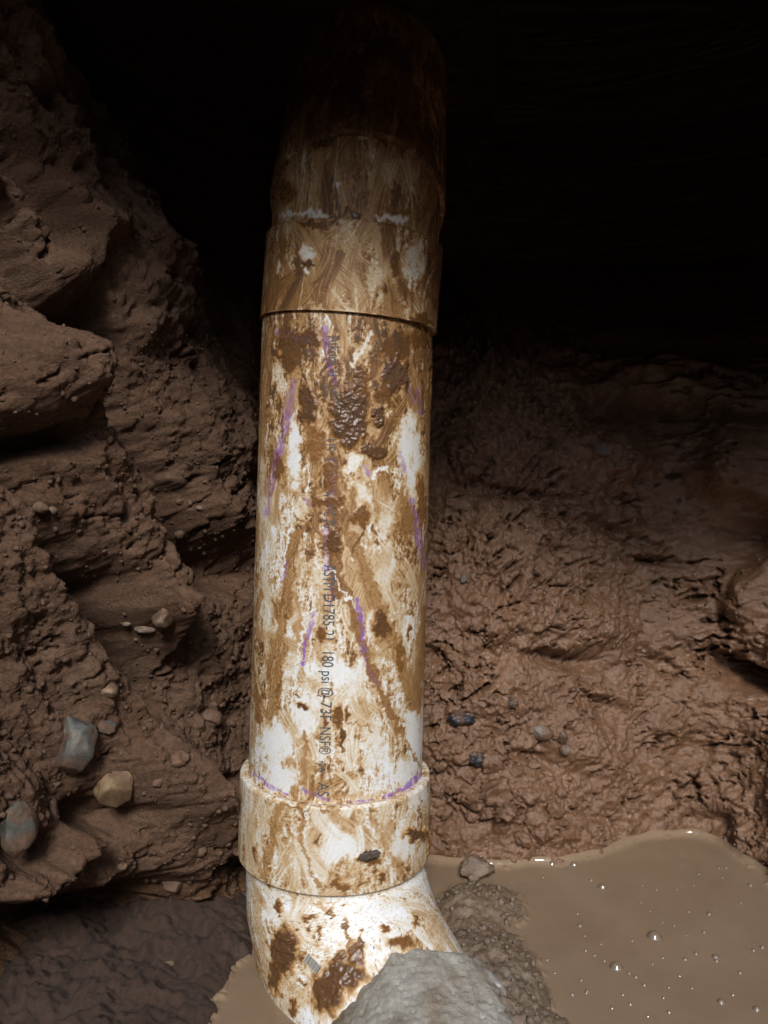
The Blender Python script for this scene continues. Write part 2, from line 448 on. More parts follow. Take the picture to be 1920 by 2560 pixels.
ft = np.array([.155, .098, .060]) + (np.array([.225, .165, .11]) - np.array([.155, .098, .060])) * cl[..., None]
grey = bump2(FX, FY, .12, -.10, .09, .12)
ft = ft + (np.array([.14, .115, .088]) - ft) * (.75 * grey * cl)[..., None]
ft = ft * (1 - .55 * smooth(.02, -.05, FX))[..., None]  # shade under the left bank painted into the tint
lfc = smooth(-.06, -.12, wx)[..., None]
ft = ft * (1 - lfc) + lfc * (np.array([.034, .018, .010]) + np.array([.024, .014, .009]) * cl[..., None])  # dark mud, with the overhang's shade painted into the lower left floor
frg = .44 + .75 * smooth(-.08, -.13, wx) - .22 * smooth(-.2, .4, fbm(FX * 20, FY * 20, 3, 138)) - .10 * (1 - smooth(-.500, -.488, fz))
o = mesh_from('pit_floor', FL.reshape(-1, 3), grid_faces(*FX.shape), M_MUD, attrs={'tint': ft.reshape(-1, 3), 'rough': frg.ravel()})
tag(o, 'wet muddy floor of the pit around the foot of the pipe', None, None, 'structure')

# ------------------------------------------------------------------ puddle, with a meniscus where it meets the mud
step = .0016
xw = np.arange(-.34, .62, step); yw = np.arange(-.26, .30, step)
WX, WY = np.meshgrid(xw.astype(np.float32), yw.astype(np.float32))
ix = np.clip(np.searchsorted(xa, xw), 0, len(xa) - 1); iy = np.clip(np.searchsorted(ya, yw), 0, len(ya) - 1)
solid = fz[np.ix_(iy, ix)] > WATER
bx_, by_, bz_ = bflat[:, 0], bflat[:, 1], bflat[:, 2]
m_ = (np.abs(bz_ - WATER) < .004) & (bx_ > -.33) & (bx_ < .61) & (by_ > -.25) & (by_ < .29)
si = ((by_[m_] + .26) / step).astype(int); sj = ((bx_[m_] + .34) / step).astype(int)
solid[np.clip(si, 0, len(yw) - 1), np.clip(sj, 0, len(xw) - 1)] = True
dist = np.full(WX.shape, 99.0, np.float32); dist[solid] = 0
for k in range(7):                                               # city-block/diagonal distance, a few cells are enough
    for dy_ in (-1, 0, 1):
        for dx_ in (-1, 0, 1):
            if dx_ or dy_:
                dist = np.minimum(dist, np.roll(np.roll(dist, dy_, 0), dx_, 1) + math.hypot(dx_, dy_))
wz = WATER + .0032 * np.exp(-(dist * step) / .0024) + .0002 * fbm(WX * 30, WY * 30, 2, 140)
PV = np.stack([WX, WY, wz], -1).reshape(-1, 3); PF = grid_faces(*WX.shape)
# the rounded edge where the water climbs the bank
cols = [j for j in range(NC) if -.10 < px_[j] < .60 and -.25 < py_[j] < .32]
edge_xy = []
for j in cols:
    below = np.nonzero(BANK[:, j, 2] > WATER + .0005)[0]
    near = np.nonzero(np.abs(BANK[:, j, 2] - WATER) < .004)[0]
    if not len(near): near = below[:1]
    k = near[np.argmax(-(BANK[near, j, 0] * nx[j] + BANK[near, j, 1] * ny[j]))]
    edge_xy.append(BANK[k, j, :2])
edge_xy = np.array(edge_xy); edge_xy = np.stack([box(edge_xy[:, 0], 25), box(edge_xy[:, 1], 25)], 1)
tg = np.gradient(edge_xy, axis=0); tg = np.stack([box(tg[:, 0], 25), box(tg[:, 1], 25)], 1); tg /= np.linalg.norm(tg, axis=1, keepdims=True) + 1e-9
inn_ = np.stack([tg[:, 1], -tg[:, 0]], 1)                        # towards the pit
dd_ = np.array([.014, .010, .0075, .0058, .0046, .0037, .0030, .0024, .0018, .0013, .0009, .0005, .0001, -.0004, -.0010, -.002]) + .001
sw = .80 + .28 * noise2(np.arange(len(cols)) / 18.0, np.zeros(len(cols)), 145)
EP = np.stack([np.concatenate([edge_xy + inn_ * d_, (WATER + .0003 + sw * .0070 * math.exp(-max(d_, -.001) / .0028))[:, None]], 1) for d_ in dd_], 0)
PF = np.concatenate([PF, grid_faces(len(dd_), len(cols)) + len(PV)]); PV = np.concatenate([PV, EP.reshape(-1, 3)])
o = mesh_from('puddle', PV, PF, M_WATER)
tag(o, 'shallow puddle of opaque brown water with small bubbles', None, None, 'structure')

# ------------------------------------------------------------------ pit walls, roof of the hollow and the ground above (they shut out the sky)
def rough_sheet(name, P00, P10, P11, P01, nu, nv, amp, seed, label):
    a, b_ = np.meshgrid(np.linspace(0, 1, nu), np.linspace(0, 1, nv))
    P = ((1 - a) * (1 - b_))[..., None] * np.array(P00) + (a * (1 - b_))[..., None] * np.array(P10) + (a * b_)[..., None] * np.array(P11) + ((1 - a) * b_)[..., None] * np.array(P01)
    nrm = np.cross(np.array(P10) - np.array(P00), np.array(P01) - np.array(P00)); nrm = nrm / np.linalg.norm(nrm)
    k = amp * fbm(a * 9, b_ * 9, 4, seed)
    P = P + k[..., None] * nrm
    c = .5 + .5 * np.clip(fbm(a * 20, b_ * 20, 3, seed + 5), -1, 1)
    t = np.array([.15, .088, .056]) + np.array([.05, .036, .028]) * c[..., None]
    o_ = mesh_from(name, P.reshape(-1, 3), grid_faces(nv, nu), M_SOIL, attrs={'tint': t.reshape(-1, 3), 'rough': np.full(P.shape[0] * P.shape[1], .93)})
    return tag(o_, label, None, None, 'structure')
LIP_Y, LIP_Z, TOP = -0.45, 0.40, 1.25
def lip_z(x): return np.interp(x, [-1.0, -.50, -.30, -.12, .04, .16, .40, .70, 1.2], [.66, .58, .50, .43, .405, .365, .338, .345, .36])  # unseen roof edge, heights shaped to steer how far daylight reaches
def lip_sheets():
    xs = np.linspace(-1.0, 1.2, 140); t = np.linspace(0, 1, 90)
    XX, TT = np.meshgrid(xs, t)
    lz = lip_z(XX) + .012 * fbm(XX * 9, XX * 0, 3, 200)
    P = np.stack([XX, LIP_Y + TT * 1.95, lz + TT * (1.05 - lz) + .03 * TT * fbm(XX * 5, TT * 9, 4, 201)], -1)
    c = .5 + .5 * np.clip(fbm(XX * 9, TT * 18, 3, 205), -1, 1); tn = np.array([.15, .088, .056]) + np.array([.05, .036, .028]) * c[..., None]
    tag(mesh_from('hollow_roof', P.reshape(-1, 3), grid_faces(90, 140), M_SOIL, attrs={'tint': tn.reshape(-1, 3), 'rough': np.full(P.shape[0] * P.shape[1], .93)}), 'dark earth roof over the hollow', None, None, 'structure')
    t = np.linspace(0, 1, 30); XX, TT = np.meshgrid(xs, t); lz = lip_z(XX) + .012 * fbm(XX * 9, XX * 0, 3, 200)
    P = np.stack([XX, LIP_Y - .003 + 0 * TT, lz + TT * (TOP - lz)], -1)
    tag(mesh_from('lip_face', P.reshape(-1, 3), grid_faces(30, 140), M_SOIL, attrs={'tint': np.tile([.17, .1, .065], (P.shape[0] * P.shape[1], 1)), 'rough': np.full(P.shape[0] * P.shape[1], .93)}), 'earth face above the hollow', None, None, 'structure')
lip_sheets()
rough_sheet('pit_wall', (-1.0, -3.35, -.6), (1.2, -3.35, -.6), (1.2, -3.4, TOP), (-1.0, -3.4, TOP), 60, 60, .03, 220, 'earth wall of the pit behind the viewer')  # unseen wall, set well back to let low daylight under the lip
rough_sheet('pit_wall', (-.78, LIP_Y + .02, .45), (-.78, -3.4, .45), (-.85, -3.4, TOP), (-.85, LIP_Y + .02, TOP), 60, 40, .03, 230, 'upper earth wall on the left of the pit')
rough_sheet('pit_wall', (.88, -3.4, .4), (.88, LIP_Y + .02, .4), (.95, LIP_Y + .02, TOP), (.95, -3.4, TOP), 60, 40, .03, 240, 'upper earth wall on the right of the pit')
gx0, gx1, gy0, gy1, BIG = -.85, .95, -3.4, LIP_Y, 40
gv = [(-BIG, -BIG, TOP), (BIG, -BIG, TOP), (BIG, BIG, TOP), (-BIG, BIG, TOP), (gx0, gy0, TOP), (gx1, gy0, TOP), (gx1, gy1, TOP), (gx0, gy1, TOP)]
o = mesh_from('ground', gv, [(0, 1, 5, 4), (1, 2, 6, 5), (2, 3, 7, 6), (3, 0, 4, 7)], M_SOIL, smooth_shade=False, attrs={'tint': np.tile([.2, .14, .09], (8, 1)), 'rough': np.full(8, .95)})
tag(o, 'bare ground around the top of the pit', None, None, 'structure')
# back of the hollow
rough_sheet('hollow_back', (-1.2, 1.15, -.7), (1.4, 1.15, -.7), (1.4, 1.15, 1.1), (-1.2, 1.15, 1.1), 60, 40, .04, 250, 'dark earth at the back of the hollow')

# ------------------------------------------------------------------ the drain pipe
PIPE = bpy.data.objects.new('drain_pipe', None); COL.objects.link(PIPE)
PIPE.location = (0, 0, -.55); PIPE.empty_display_size = .1
tag(PIPE, 'upright white plastic drain pipe smeared with brown mud, printed text and purple primer runs', 'pipe')
LEAN = math.tan(math.radians(1.75))
def axis_x(z): return LEAN * (z + .05)
def r_pipe(z): return np.interp(z, [-.45, -.30, .12, .3], [.0868, .0862, .0812, .080])

RAMP_X = [0, .18, .36, .56, .76, .92, 1.1]
RAMP_C = np.array([(.78, .80, .82), (.72, .70, .64), (.61, .49, .32), (.42, .245, .098), (.205, .092, .027), (.110, .054, .023), (.100, .058, .035)])
PURPLE = np.array([.25, .085, .50])

def dirt(A, L, U, V, seed, base, strokes, clear=(), thick=(), lines=(), purple=(), veil=(), fine=1.0, patch=.34, specks=0.0):
    """A, L = mm round and along the surface; returns tint, roughness, relief (m)"""
    sh = A.shape
    wa = A + 5 * fbm(A / 22, L / 22, 3, seed) ; wl = L + 5 * fbm(A / 22 + 9, L / 22, 3, seed + 3)
    big = fbm(wa / 46, wl / 70, 3, seed + 6)
    T = base + patch * big
    for (u, v, ru, rv, k) in veil:
        T = T + k * np.exp(-(((U - u) / ru) ** 2 + ((V - v) / rv) ** 2)) * (.75 + 2.6 * (ridged(wa / 8, wl / 30, 3, seed + 8) - .70))
    # fine wrinkled film: light and dark veins, stronger where there is some film
    v1 = ridged(wa / 6.0, wl / 10.0, 3, seed + 10) - .74
    v2 = fbm(wa / 3.2, wl / 2.2, 3, seed + 14)
    mid = fbm(wa / 15, wl / 20, 3, seed + 18)
    amt = smooth(-.05, .32, T)
    T = T + .22 * mid
    T = T + .34 * fbm(wa / 5.5, wl / 70, 3, seed + 12) * (.25 + amt)
    T = T - fine * .85 * v1 * amt + fine * .30 * v2 * (.25 + amt) + fine * .16 * noise2(A / .9, L / 3.5, seed + 16) * (.2 + amt)
    T = T + fine * .55 * smooth(.90, .99, ridged(wa / 16, wl / 42, 2, seed + 21)) * smooth(-.2, .3, mid)
    # wiped strokes: fine parallel striations
    r = np.random.default_rng(seed)
    a0, a1, l0, l1 = -150, 150, L.min(), L.max()
    for i in range(strokes):
        ca = r.uniform(a0, a1); cl_ = r.uniform(l0, l1); ph = r.normal(math.pi / 2, .55); ln_ = r.uniform(10, 48); wd = r.uniform(2.5, 9)
        am = r.uniform(.14, .32); opq = r.uniform(.45, .95); cv = r.uniform(-.012, .012)
        q = (np.abs(A - ca) < ln_ + wd) & (np.abs(L - cl_) < ln_ + wd)
        if not q.any(): continue
        lev = float(np.mean(T[q])) + r.normal(0, .12)
        da, dl_ = A[q] - ca, L[q] - cl_
        x = da * math.cos(ph) + dl_ * math.sin(ph); y = -da * math.sin(ph) + dl_ * math.cos(ph) + cv * x * x + 1.0 * noise2(x / 14 + i, da * 0 + i, seed)
        mk = smooth(1.0, .72, np.abs(x / ln_ + .10 * noise2(y / 2.2, x / 40 + i, seed + 1))) * smooth(1.0, .55, np.abs(y / wd)) * opq
        st = noise2(y / 1.25 + 31 * i, x / 42, seed + 2) + .6 * noise2(y / .75, x / 24, seed + 4)
        rim = smooth(.78, .95, np.abs(y / wd)) * .12 + smooth(.8, 1.0, x / ln_) * .14
        T[q] = T[q] * (1 - mk) + mk * (lev + am * st + rim + .05 * v2[q])
    for i in range(strokes // 2):
        ca = r.uniform(a0, a1); cl_ = r.uniform(l0, l1); ph = r.normal(math.pi / 2, .45); ln_ = r.uniform(8, 38); wd = r.uniform(.35, 1.1)
        lev = .08 if r.random() < .5 else .80; opq = r.uniform(.35, .9); cv = r.uniform(-.012, .012)
        q = (np.abs(A - ca) < ln_ + 2) & (np.abs(L - cl_) < ln_ + 2)
        if not q.any(): continue
        da, dl_ = A[q] - ca, L[q] - cl_
        x = da * math.cos(ph) + dl_ * math.sin(ph); y = -da * math.sin(ph) + dl_ * math.cos(ph) + cv * x * x + .5 * noise2(x / 7 + i, x * 0 + i, seed)
        mk = smooth(1.0, .5, np.abs(x / ln_)) * smooth(1.3, .5, np.abs(y / wd)) * opq * (.6 + .6 * noise2(x / 5, x * 0 + 7 * i, seed + 3)).clip(0, 1)
        T[q] = T[q] * (1 - mk) + mk * lev
    uj = U + 14 * fbm(A / 11, L / 11, 3, seed + 30) + 4.5 * fbm(A / 3, L / 3, 2, seed + 33)
    vj = V + 22 * fbm(A / 9 + 5, L / 14, 3, seed + 34) + 6 * fbm(A / 3 + 4, L / 3, 2, seed + 37)
    for (u, v, ru, rv, k) in clear:
        ru, rv = ru * .82, rv * .85
        d = np.hypot((uj - u) / ru, (vj - v) / rv) + .8 * mid + .25 * v2
        mk = smooth(1.25, .45, d) * k * .92
        T = T * (1 - mk) + mk * (.03 + .22 * np.maximum(v2, 0) + .9 * np.maximum(0, v1 - .12))
    for (pts, wd, val, k, stri) in lines:
        d, sd, t = seg_dist(uj, vj, pts)
        y = d * sd
        mk = smooth(1.0, .6, d / (wd * (.8 + .5 * noise2(t * 9, t * 0 + wd, seed + 40)))) * k
        st = stri * (noise2(y / 3.2, t * 3 + wd, seed + 41) + .5 * noise2(y / 1.6, t * 5, seed + 43))
        T = T * (1 - mk) + mk * (val + st + .10 * v2)
    rel = np.zeros(sh, np.float32); wetk = np.zeros(sh, np.float32)
    for (u, v, ru, rv, val, h) in thick:
        d = np.hypot((uj - u) / ru, (vj - v) / rv) + .30 * fbm(A / 6, L / 8, 3, seed + 45)
        mk = smooth(1.15, .66, d)
        T = np.maximum(T, smooth(1.6, .7, d) * val * (.82 - .35 * np.maximum(v2, 0))); T = np.maximum(T, mk * (val + .06 * v2)); rel = np.maximum(rel, mk * h); wetk = np.maximum(wetk, mk)
    if specks:
        f1_, f2_, id_ = worley(A / 3.6, L / 4.6, seed + 50 - (seed // 50) * 0)
        sp = smooth(.16, .10, f1_) * (id_ > 1 - specks)
        T = np.maximum(T, sp * .95)
    T = np.clip(T, 0, 1.1)
    C = np.stack([np.interp(T, RAMP_X, RAMP_C[:, c]) for c in range(3)], -1)
    for (pts, wd, k) in purple:
        wd = wd * .78
        d, sd, t = seg_dist(uj * .5 + U * .5, vj * .3 + V * .7, pts)
        mk = smooth(1.15, .6, d / (wd * (.95 + .75 * noise2(t * 6, t * 0 + wd, seed + 47)).clip(.15, 2))) * k * np.clip(.80 + 1.3 * fbm(A / 4, L / 9, 3, seed + 48), .12, 1) * (1 - .85 * smooth(.50, .80, T))
        C = C * (1 - mk[..., None]) + mk[..., None] * PURPLE * (1 - .45 * smooth(.3, .8, T))[..., None]
    thickk = smooth(.62, 1.0, T)
    rel = rel * (.75 + .9 * fbm(A / 11, L / 9, 3, seed + 53) + .35 * fbm(A / 3, L / 2.2, 2, seed + 57)) + .00022 * T + .00050 * thickk
    rgh = .50 + .12 * smooth(.1, .5, T) - .30 * wetk - .10 * thickk
    return C, rgh, rel

def swept(name, centers, dirs, radii, th, mat, kw, seed, l_of=None, smooth_shade=True, extra_rel=None):
    """tube swept through centers; th = angles, 0 faces the camera (-y), + towards the right"""
    centers = np.array(centers); dirs = np.array(dirs); radii = np.array(radii)
    dirs = dirs / np.linalg.norm(dirs, axis=1, keepdims=True)
    fr_ = np.cross(np.array([1.0, 0, 0]), dirs); fr_ = -fr_ / np.linalg.norm(fr_, axis=1, keepdims=True)
    fr_ = np.where(fr_[:, 1:2] > 0, -fr_, fr_)                   # faces -y
    rt_ = np.cross(fr_, dirs); rt_ = np.where(rt_[:, 0:1] < 0, -rt_, rt_)
    ct, st = np.cos(th)[None, :, None], np.sin(th)[None, :, None]
    Nrm = fr_[:, None] * ct + rt_[:, None] * st
    P = centers[:, None] + Nrm * radii[:, None, None]
    Uq, Vq, _ = project(P)
    ln_ = np.concatenate([[0], np.cumsum(np.linalg.norm(np.diff(centers, axis=0), axis=1) + np.abs(np.diff(radii)))]) * 1000
    A = (th[None] * .084 * 1000 + 0 * ln_[:, None]).astype(np.float32); L = (ln_[:, None] + 0 * A).astype(np.float32)
    C, rg_, rel = dirt(A, L, Uq.astype(np.float32), Vq.astype(np.float32), seed, **kw)
    P = P + Nrm * rel[..., None]
    return mesh_from(name, P.reshape(-1, 3), grid_faces(len(centers), len(th), wrap=True, flip=True), mat, None, smooth_shade,
                     {'tint': C.reshape(-1, 3), 'rough': rg_.ravel()})

def parent_keep(o, p):
    o.parent = p; o.matrix_parent_inverse = Matrix.Translation(p.location).inverted()
    return o

th_fine = np.concatenate([np.linspace(-1.75, 1.75, 430), np.linspace(1.80, 2 * math.pi - 1.80, 60)])
th_mid = np.concatenate([np.linspace(-1.75, 1.75, 300), np.linspace(1.80, 2 * math.pi - 1.80, 50)])

# straight length
zz = np.arange(-.345, .135, .00075)[::-1]
kw = dict(base=.39, strokes=260, patch=.26, fine=1.15, veil=[(850, 1050, 110, 170, .34), (700, 900, 70, 120, .30), (1000, 880, 70, 110, .34), (850, 870, 240, 60, .16), (820, 1330, 70, 160, .22), (650, 1100, 40, 300, .22), (1075, 1100, 30, 400, .30), (1000, 1400, 60, 160, .20), (660, 1640, 36, 160, .26), (1040, 1650, 30, 120, .25), (760, 1700, 60, 300, -.10), (840, 1850, 200, 160, -.10), (850, 950, 200, 160, .12), (780, 1960, 200, 50, .05)],
    clear=[(735, 1130, 20, 120, 1), (1020, 1120, 42, 100, .85), (1040, 1200, 25, 60, .7), (700, 930, 22, 60, .6), (880, 1150, 22, 60, .8), (905, 1240, 26, 50, .75), (830, 1680, 75, 55, .9), (760, 1780, 40, 70, .8),
           (690, 1870, 48, 85, 1), (700, 1950, 60, 40, .95), (930, 1575, 22, 50, .9), (1035, 1850, 30, 130, .95), (1010, 1930, 45, 50, .85), (1020, 1560, 30, 45, .8), (900, 1700, 50, 60, .6),
           (960, 1420, 40, 90, .45), (800, 1420, 50, 90, .35), (665, 1480, 18, 160, .55), (940, 1860, 50, 60, .5), (905, 880, 24, 46, .45), (740, 1260, 30, 60, .5), (960, 1310, 30, 60, .5), (655, 1250, 10, 160, .4)],
    lines=[([(738, 1340), (722, 1450), (700, 1600), (682, 1780)], 26, .66, .95, .24),
           ([(855, 1440), (890, 1560), (915, 1640), (955, 1740), (1000, 1830)], 15, .72, .95, .10), ([(1000, 1830), (1030, 1880), (1052, 1925)], 5, .60, 1, .05),
           ([(880, 1340), (930, 1480), (985, 1600), (1025, 1720), (1035, 1760)], 24, .66, .9, .14), ([(1058, 1520), (1052, 1640), (1040, 1760)], 17, .68, .85, .12),
           ([(830, 1150), (835, 1300), (842, 1480)], 22, .80, .85, .12), ([(745, 1290), (790, 1330), (812, 1350)], 7, .75, .9, .05), ([(920, 1280), (900, 1340), (885, 1370)], 7, .85, .9, .05),
           ([(735, 1235), (722, 1340), (702, 1450)], 3.2, .05, .95, 0), ([(775, 1490), (752, 1600), (735, 1730), (728, 1800)], 4, .10, .9, 0), ([(790, 1500), (765, 1700)], 2.5, .12, .8, 0),
           ([(930, 825), (905, 870), (880, 910)], 11, .22, .95, .10), ([(765, 1150), (775, 1190), (770, 1260)], 3.5, .08, .9, 0), ([(812, 1400), (860, 1480), (900, 1540)], 3, .08, .9, 0),
           ([(720, 850), (745, 930), (735, 1010)], 16, .58, .8, .2), ([(1060, 870), (1075, 1000), (1070, 1100)], 16, .70, .8, .15), ([(680, 830), (665, 960), (655, 1050)], 14, .62, .7, .15),
           ([(880, 1010), (960, 890), (985, 870)], 16, .78, .8, .12), ([(640, 1720), (650, 1800)], 14, .75, .9, .1), ([(860, 1800), (900, 1815), (930, 1820)], 6, .62, .9, .1),
           ([(945, 1180), (960, 1160), (970, 1185)], 5, .05, .8, 0), ([(930, 1200), (965, 1165)], 5, .05, .9, 0), ([(760, 1830), (765, 1890), (757, 1960)], 10, .62, .95, .1), ([(785, 1940), (780, 1990)], 7, .74, .95, .05),
           ([(850, 1830), (856, 1880), (850, 1860)], 9, .72, .9, .06), ([(830, 1990), (1000, 1985)], 14, .5, .6, .1)],
    thick=[(872, 1045, 52, 85, 1.0, .0022), (900, 965, 24, 60, .86, .0012), (985, 935, 42, 50, 1.0, .0020), (945, 1035, 13, 26, 1.0, .0024), (960, 985, 30, 40, .86, .0012), (770, 1010, 24, 62, .95, .0014), (790, 1110, 30, 60, .74, .0008),
           (730, 880, 34, 60, .88, .0008), (990, 865, 46, 46, .86, .0008), (770, 845, 40, 30, .9, .0008), (1045, 850, 30, 30, .82, .0006), (930, 1130, 38, 18, .95, .0016), (820, 1255, 55, 16, .82, .0010), (900, 1290, 30, 26, .80, .0008),
           (835, 1350, 20, 38, .90, .0010), (952, 1560, 24, 48, .90, .0010), (1000, 1640, 10, 60, .75, .0006), (805, 1585, 14, 26, .82, .0008), (757, 1764, 15, 9, 1.0, .0022), (842, 1785, 13, 34, .82, .0010), (868, 1780, 8, 20, .86, .0010),
           (850, 1800, 10, 18, .8, .0008), (853, 1845, 7, 30, .9, .0010), (700, 1170, 15, 40, .8, .0006), (1022, 1585, 6, 16, .85, .001), (1085, 960, 12, 90, .9, .0009), (820, 1190, 18, 40, .8, .0008), (1015, 1300, 24, 60, .70, .0005),
           (812, 1745, 4, 8, .9, .001), (792, 1735, 6, 4, .9, .001), (810, 1790, 4, 26, .85, .0008), (815, 1815, 10, 7, .85, .0008), (750, 1740, 4, 4, .9, .001), (770, 1742, 3, 3, .9, .001), (1050, 1250, 14, 80, .74, .0006)],
    purple=[([(812, 818), (818, 880), (830, 940), (838, 968)], 10, .85), ([(735, 950), (715, 1060), (690, 1160), (668, 1280)], 17, .55), ([(700, 1130), (690, 1160)], 6, .8), ([(1040, 975), (1052, 1032)], 6, .9), ([(1010, 945), (1035, 1000)], 12, .45),
            ([(893, 1500), (903, 1560), (907, 1625)], 12, .85), ([(907, 1625), (925, 1680), (943, 1715)], 8, .60), ([(783, 1535), (770, 1590), (762, 1610)], 9, .65), ([(763, 1605), (758, 1656)], 3.6, .95), ([(758, 1655), (758, 1660)], 6, 1),
            ([(828, 1440), (831, 1475), (828, 1510)], 5, .85), ([(835, 1165), (828, 1220), (825, 1270)], 9, .65), ([(816, 1300), (815, 1370), (818, 1420)], 12, .50), ([(1030, 1250), (1046, 1340), (1060, 1420)], 11, .65), ([(985, 905), (960, 930)], 6, .7),
            ([(910, 1165), (925, 1185)], 8, .6), ([(720, 1400), (705, 1450)], 5, .7), ([(765, 1250), (780, 1265)], 8, .6), ([(700, 830), (770, 850)], 16, .40), ([(1000, 1130), (1012, 1180)], 8, .5), ([(636, 1935), (680, 1970), (720, 1985)], 7, .8),
            ([(960, 1992), (1010, 1972), (1055, 1935)], 8, .85), ([(760, 1975), (820, 2000)], 6, .7), ([(870, 2005), (930, 2000)], 5, .6)])
p_pipe = swept('pipe', [(axis_x(z), 0, z) for z in zz], [(LEAN, 0, 1)] * len(zz), r_pipe(zz), th_fine, M_PVC, kw, 300)
parent_keep(p_pipe, PIPE)

def coupling(name, c0, dvec, length, prof, seed, kw, nl):
    """a hub: prof = list of (t along 0..1, radius); c0 = lower end centre"""
    t = np.linspace(0, 1, nl); tp = np.array([q[0] for q in prof]); rp = np.array([q[1] for q in prof])
    seg = np.concatenate([[0], np.cumsum(np.hypot(np.diff(tp) * length, np.diff(rp)))]); q = t * seg[-1]
    tt = np.interp(q, seg, tp); rr = np.interp(q, seg, rp)
    d = np.array(dvec) / np.linalg.norm(dvec)
    # top first so that L grows downwards as on the pipe
    tt = tt[::-1]; rr = rr[::-1]
    cs = np.array(c0)[None] + d[None] * (tt * length)[:, None]
    o_ = swept(name, cs, [d] * nl, rr, th_mid, M_PVC, kw, seed)
    return parent_keep(o_, PIPE)

# lower coupling
R2 = .0952
kw = dict(base=.42, strokes=60, patch=.22, fine=.9,
    clear=[(1000, 2110, 45, 45, .75), (865, 2115, 48, 34, .8), (1050, 1985, 34, 50, .7), (1060, 2120, 18, 60, .6), (715, 2080, 12, 20, .8), (960, 2160, 20, 12, .7), (780, 2190, 14, 30, .5)],
    lines=[([(700, 2010), (682, 2100), (660, 2190)], 13, .64, .9, .15), ([(690, 2130), (685, 2210)], 3.2, .08, .9, 0), ([(758, 2010), (752, 2100), (772, 2160), (800, 2220)], 6, .62, .9, .08), ([(768, 2010), (762, 2090)], 3, .12, .8, 0),
           ([(1052, 1990), (1046, 2040), (1052, 2090)], 3, .8, .9, .05), ([(640, 2120), (650, 2180)], 9, .62, .7, .1), ([(600, 1935), (660, 1985), (740, 2008), (850, 2010), (960, 2000), (1070, 1950)], 3, .14, .8, .03),
           ([(930, 2050), (960, 2110), (1000, 2180)], 12, .58, .6, .12), ([(720, 2012), (820, 2020), (880, 2014)], 4, .8, .7, .05)],
    thick=[(925, 2150, 36, 12, .8, .0012), (1040, 2085, 36, 16, .95, .003), (952, 2190, 9, 22, .86, .0015), (850, 2215, 40, 14, .78, .0006), (640, 2130, 6, 22, .8, .0008), (1075, 2130, 10, 36, .85, .0015), (910, 2205, 16, 10, .7, .0006)],
    purple=[([(640, 1925), (680, 1965), (720, 1985)], 5, .7), ([(950, 1990), (1000, 1980), (1055, 1940)], 5, .8)])
prof = [(0, .0865), (0, .0935), (.012, R2), (.5, R2), (.965, R2 - .0004), (.99, R2 - .0014), (1.0, R2 - .0030), (.992, .0880), (.985, .0850)]
coupling('lower_coupling', (axis_x(-.409), 0, -.409), (LEAN, 0, 1), .084, prof, 340, kw, 210).name = 'coupling'

# upper coupling, a touch out of line
kw = dict(base=.60, strokes=110, patch=.30, fine=.9, veil=[(700, 660, 60, 160, .2), (1080, 700, 50, 150, .2)],
    clear=[(1040, 650, 34, 60, .6), (765, 630, 26, 20, .8), (765, 675, 12, 12, 1), (930, 700, 30, 40, .45)],
    lines=[([(720, 790), (800, 775), (900, 790)], 10, .42, .7, .25), ([(830, 730), (870, 770), (910, 800)], 8, .34, .8, .2), ([(840, 610), (900, 620), (930, 625)], 12, .50, .8, .25), ([(690, 600), (680, 700)], 10, .68, .7, .15)],
    thick=[(775, 660, 12, 14, 1.0, .0006), (985, 660, 14, 40, .85, .0006), (960, 720, 10, 18, .9, .0006), (800, 560, 70, 12, .85, .0004), (1050, 800, 34, 20, .85, .0006)])
RU = .0842
prof = [(0, .0795), (0, .0850), (.012, RU), (.5, RU), (.97, RU), (.99, RU - .0012), (1.0, RU - .003), (1.0, .079)]
coupling('upper_coupling', (axis_x(.118) + .001, 0, .112), (LEAN + .045, .02, 1), .080, prof, 360, kw, 170).name = 'coupling'

# upper elbow: short throat, then a tilted hub and the run back into the dark
d0 = np.array([LEAN + .045, .02, 1.0]); d0 /= np.linalg.norm(d0)
c_u = np.array([axis_x(.118) + .001, 0, .112]) + d0 * .078
d1 = np.array([.03, .74, .68]); d1 /= np.linalg.norm(d1)
def arc_path(c, da, db, Lg, n_):
    t = np.linspace(0, 1, n_); ds = da[None] * (1 - t)[:, None] + db[None] * t[:, None]; ds /= np.linalg.norm(ds, axis=1, keepdims=True)
    cs = c[None] + np.concatenate([np.zeros((1, 3)), np.cumsum(ds[:-1] * (Lg / (n_ - 1)), 0)])
    return cs, ds
cs, ds = arc_path(c_u, d0, d1, .062, 130)
kw = dict(base=.70, strokes=80, patch=.32, fine=.8, clear=[(770, 535, 90, 9, .9), (985, 548, 60, 12, .9), (845, 458, 12, 14, 1), (1000, 440, 60, 50, .35)],  # real mud, base raised so the fade to dark is painted in too
    lines=[([(890, 420), (895, 470), (900, 520)], 26, .72, .85, .25), ([(800, 330), (880, 335), (945, 345)], 7, .28, .8, .05)],
    thick=[(880, 535, 34, 10, .98, .0008), (800, 340, 60, 40, .95, .0006), (960, 340, 12, 24, 1.0, .0006), (720, 480, 30, 40, .8, .0005)])
e_u = parent_keep(swept('elbow', cs[::-1], ds[::-1], np.full(130, .0795), th_mid, M_PVC, kw, 380), PIPE)
e_u['label'] = 'muddy upper elbow turning back into the dark'
kw = dict(base=.80, strokes=90, patch=.30, fine=.7, thick=[(1030, 460, 8, 40, .98, .0005)])  # mud plus painted shade: high base darkens the hub towards the roof
prof_t = np.array([0, 0, .02, .04, .5, 1]); prof_r = np.array([.081, .0875, .089, .0895, .0895, .0895])
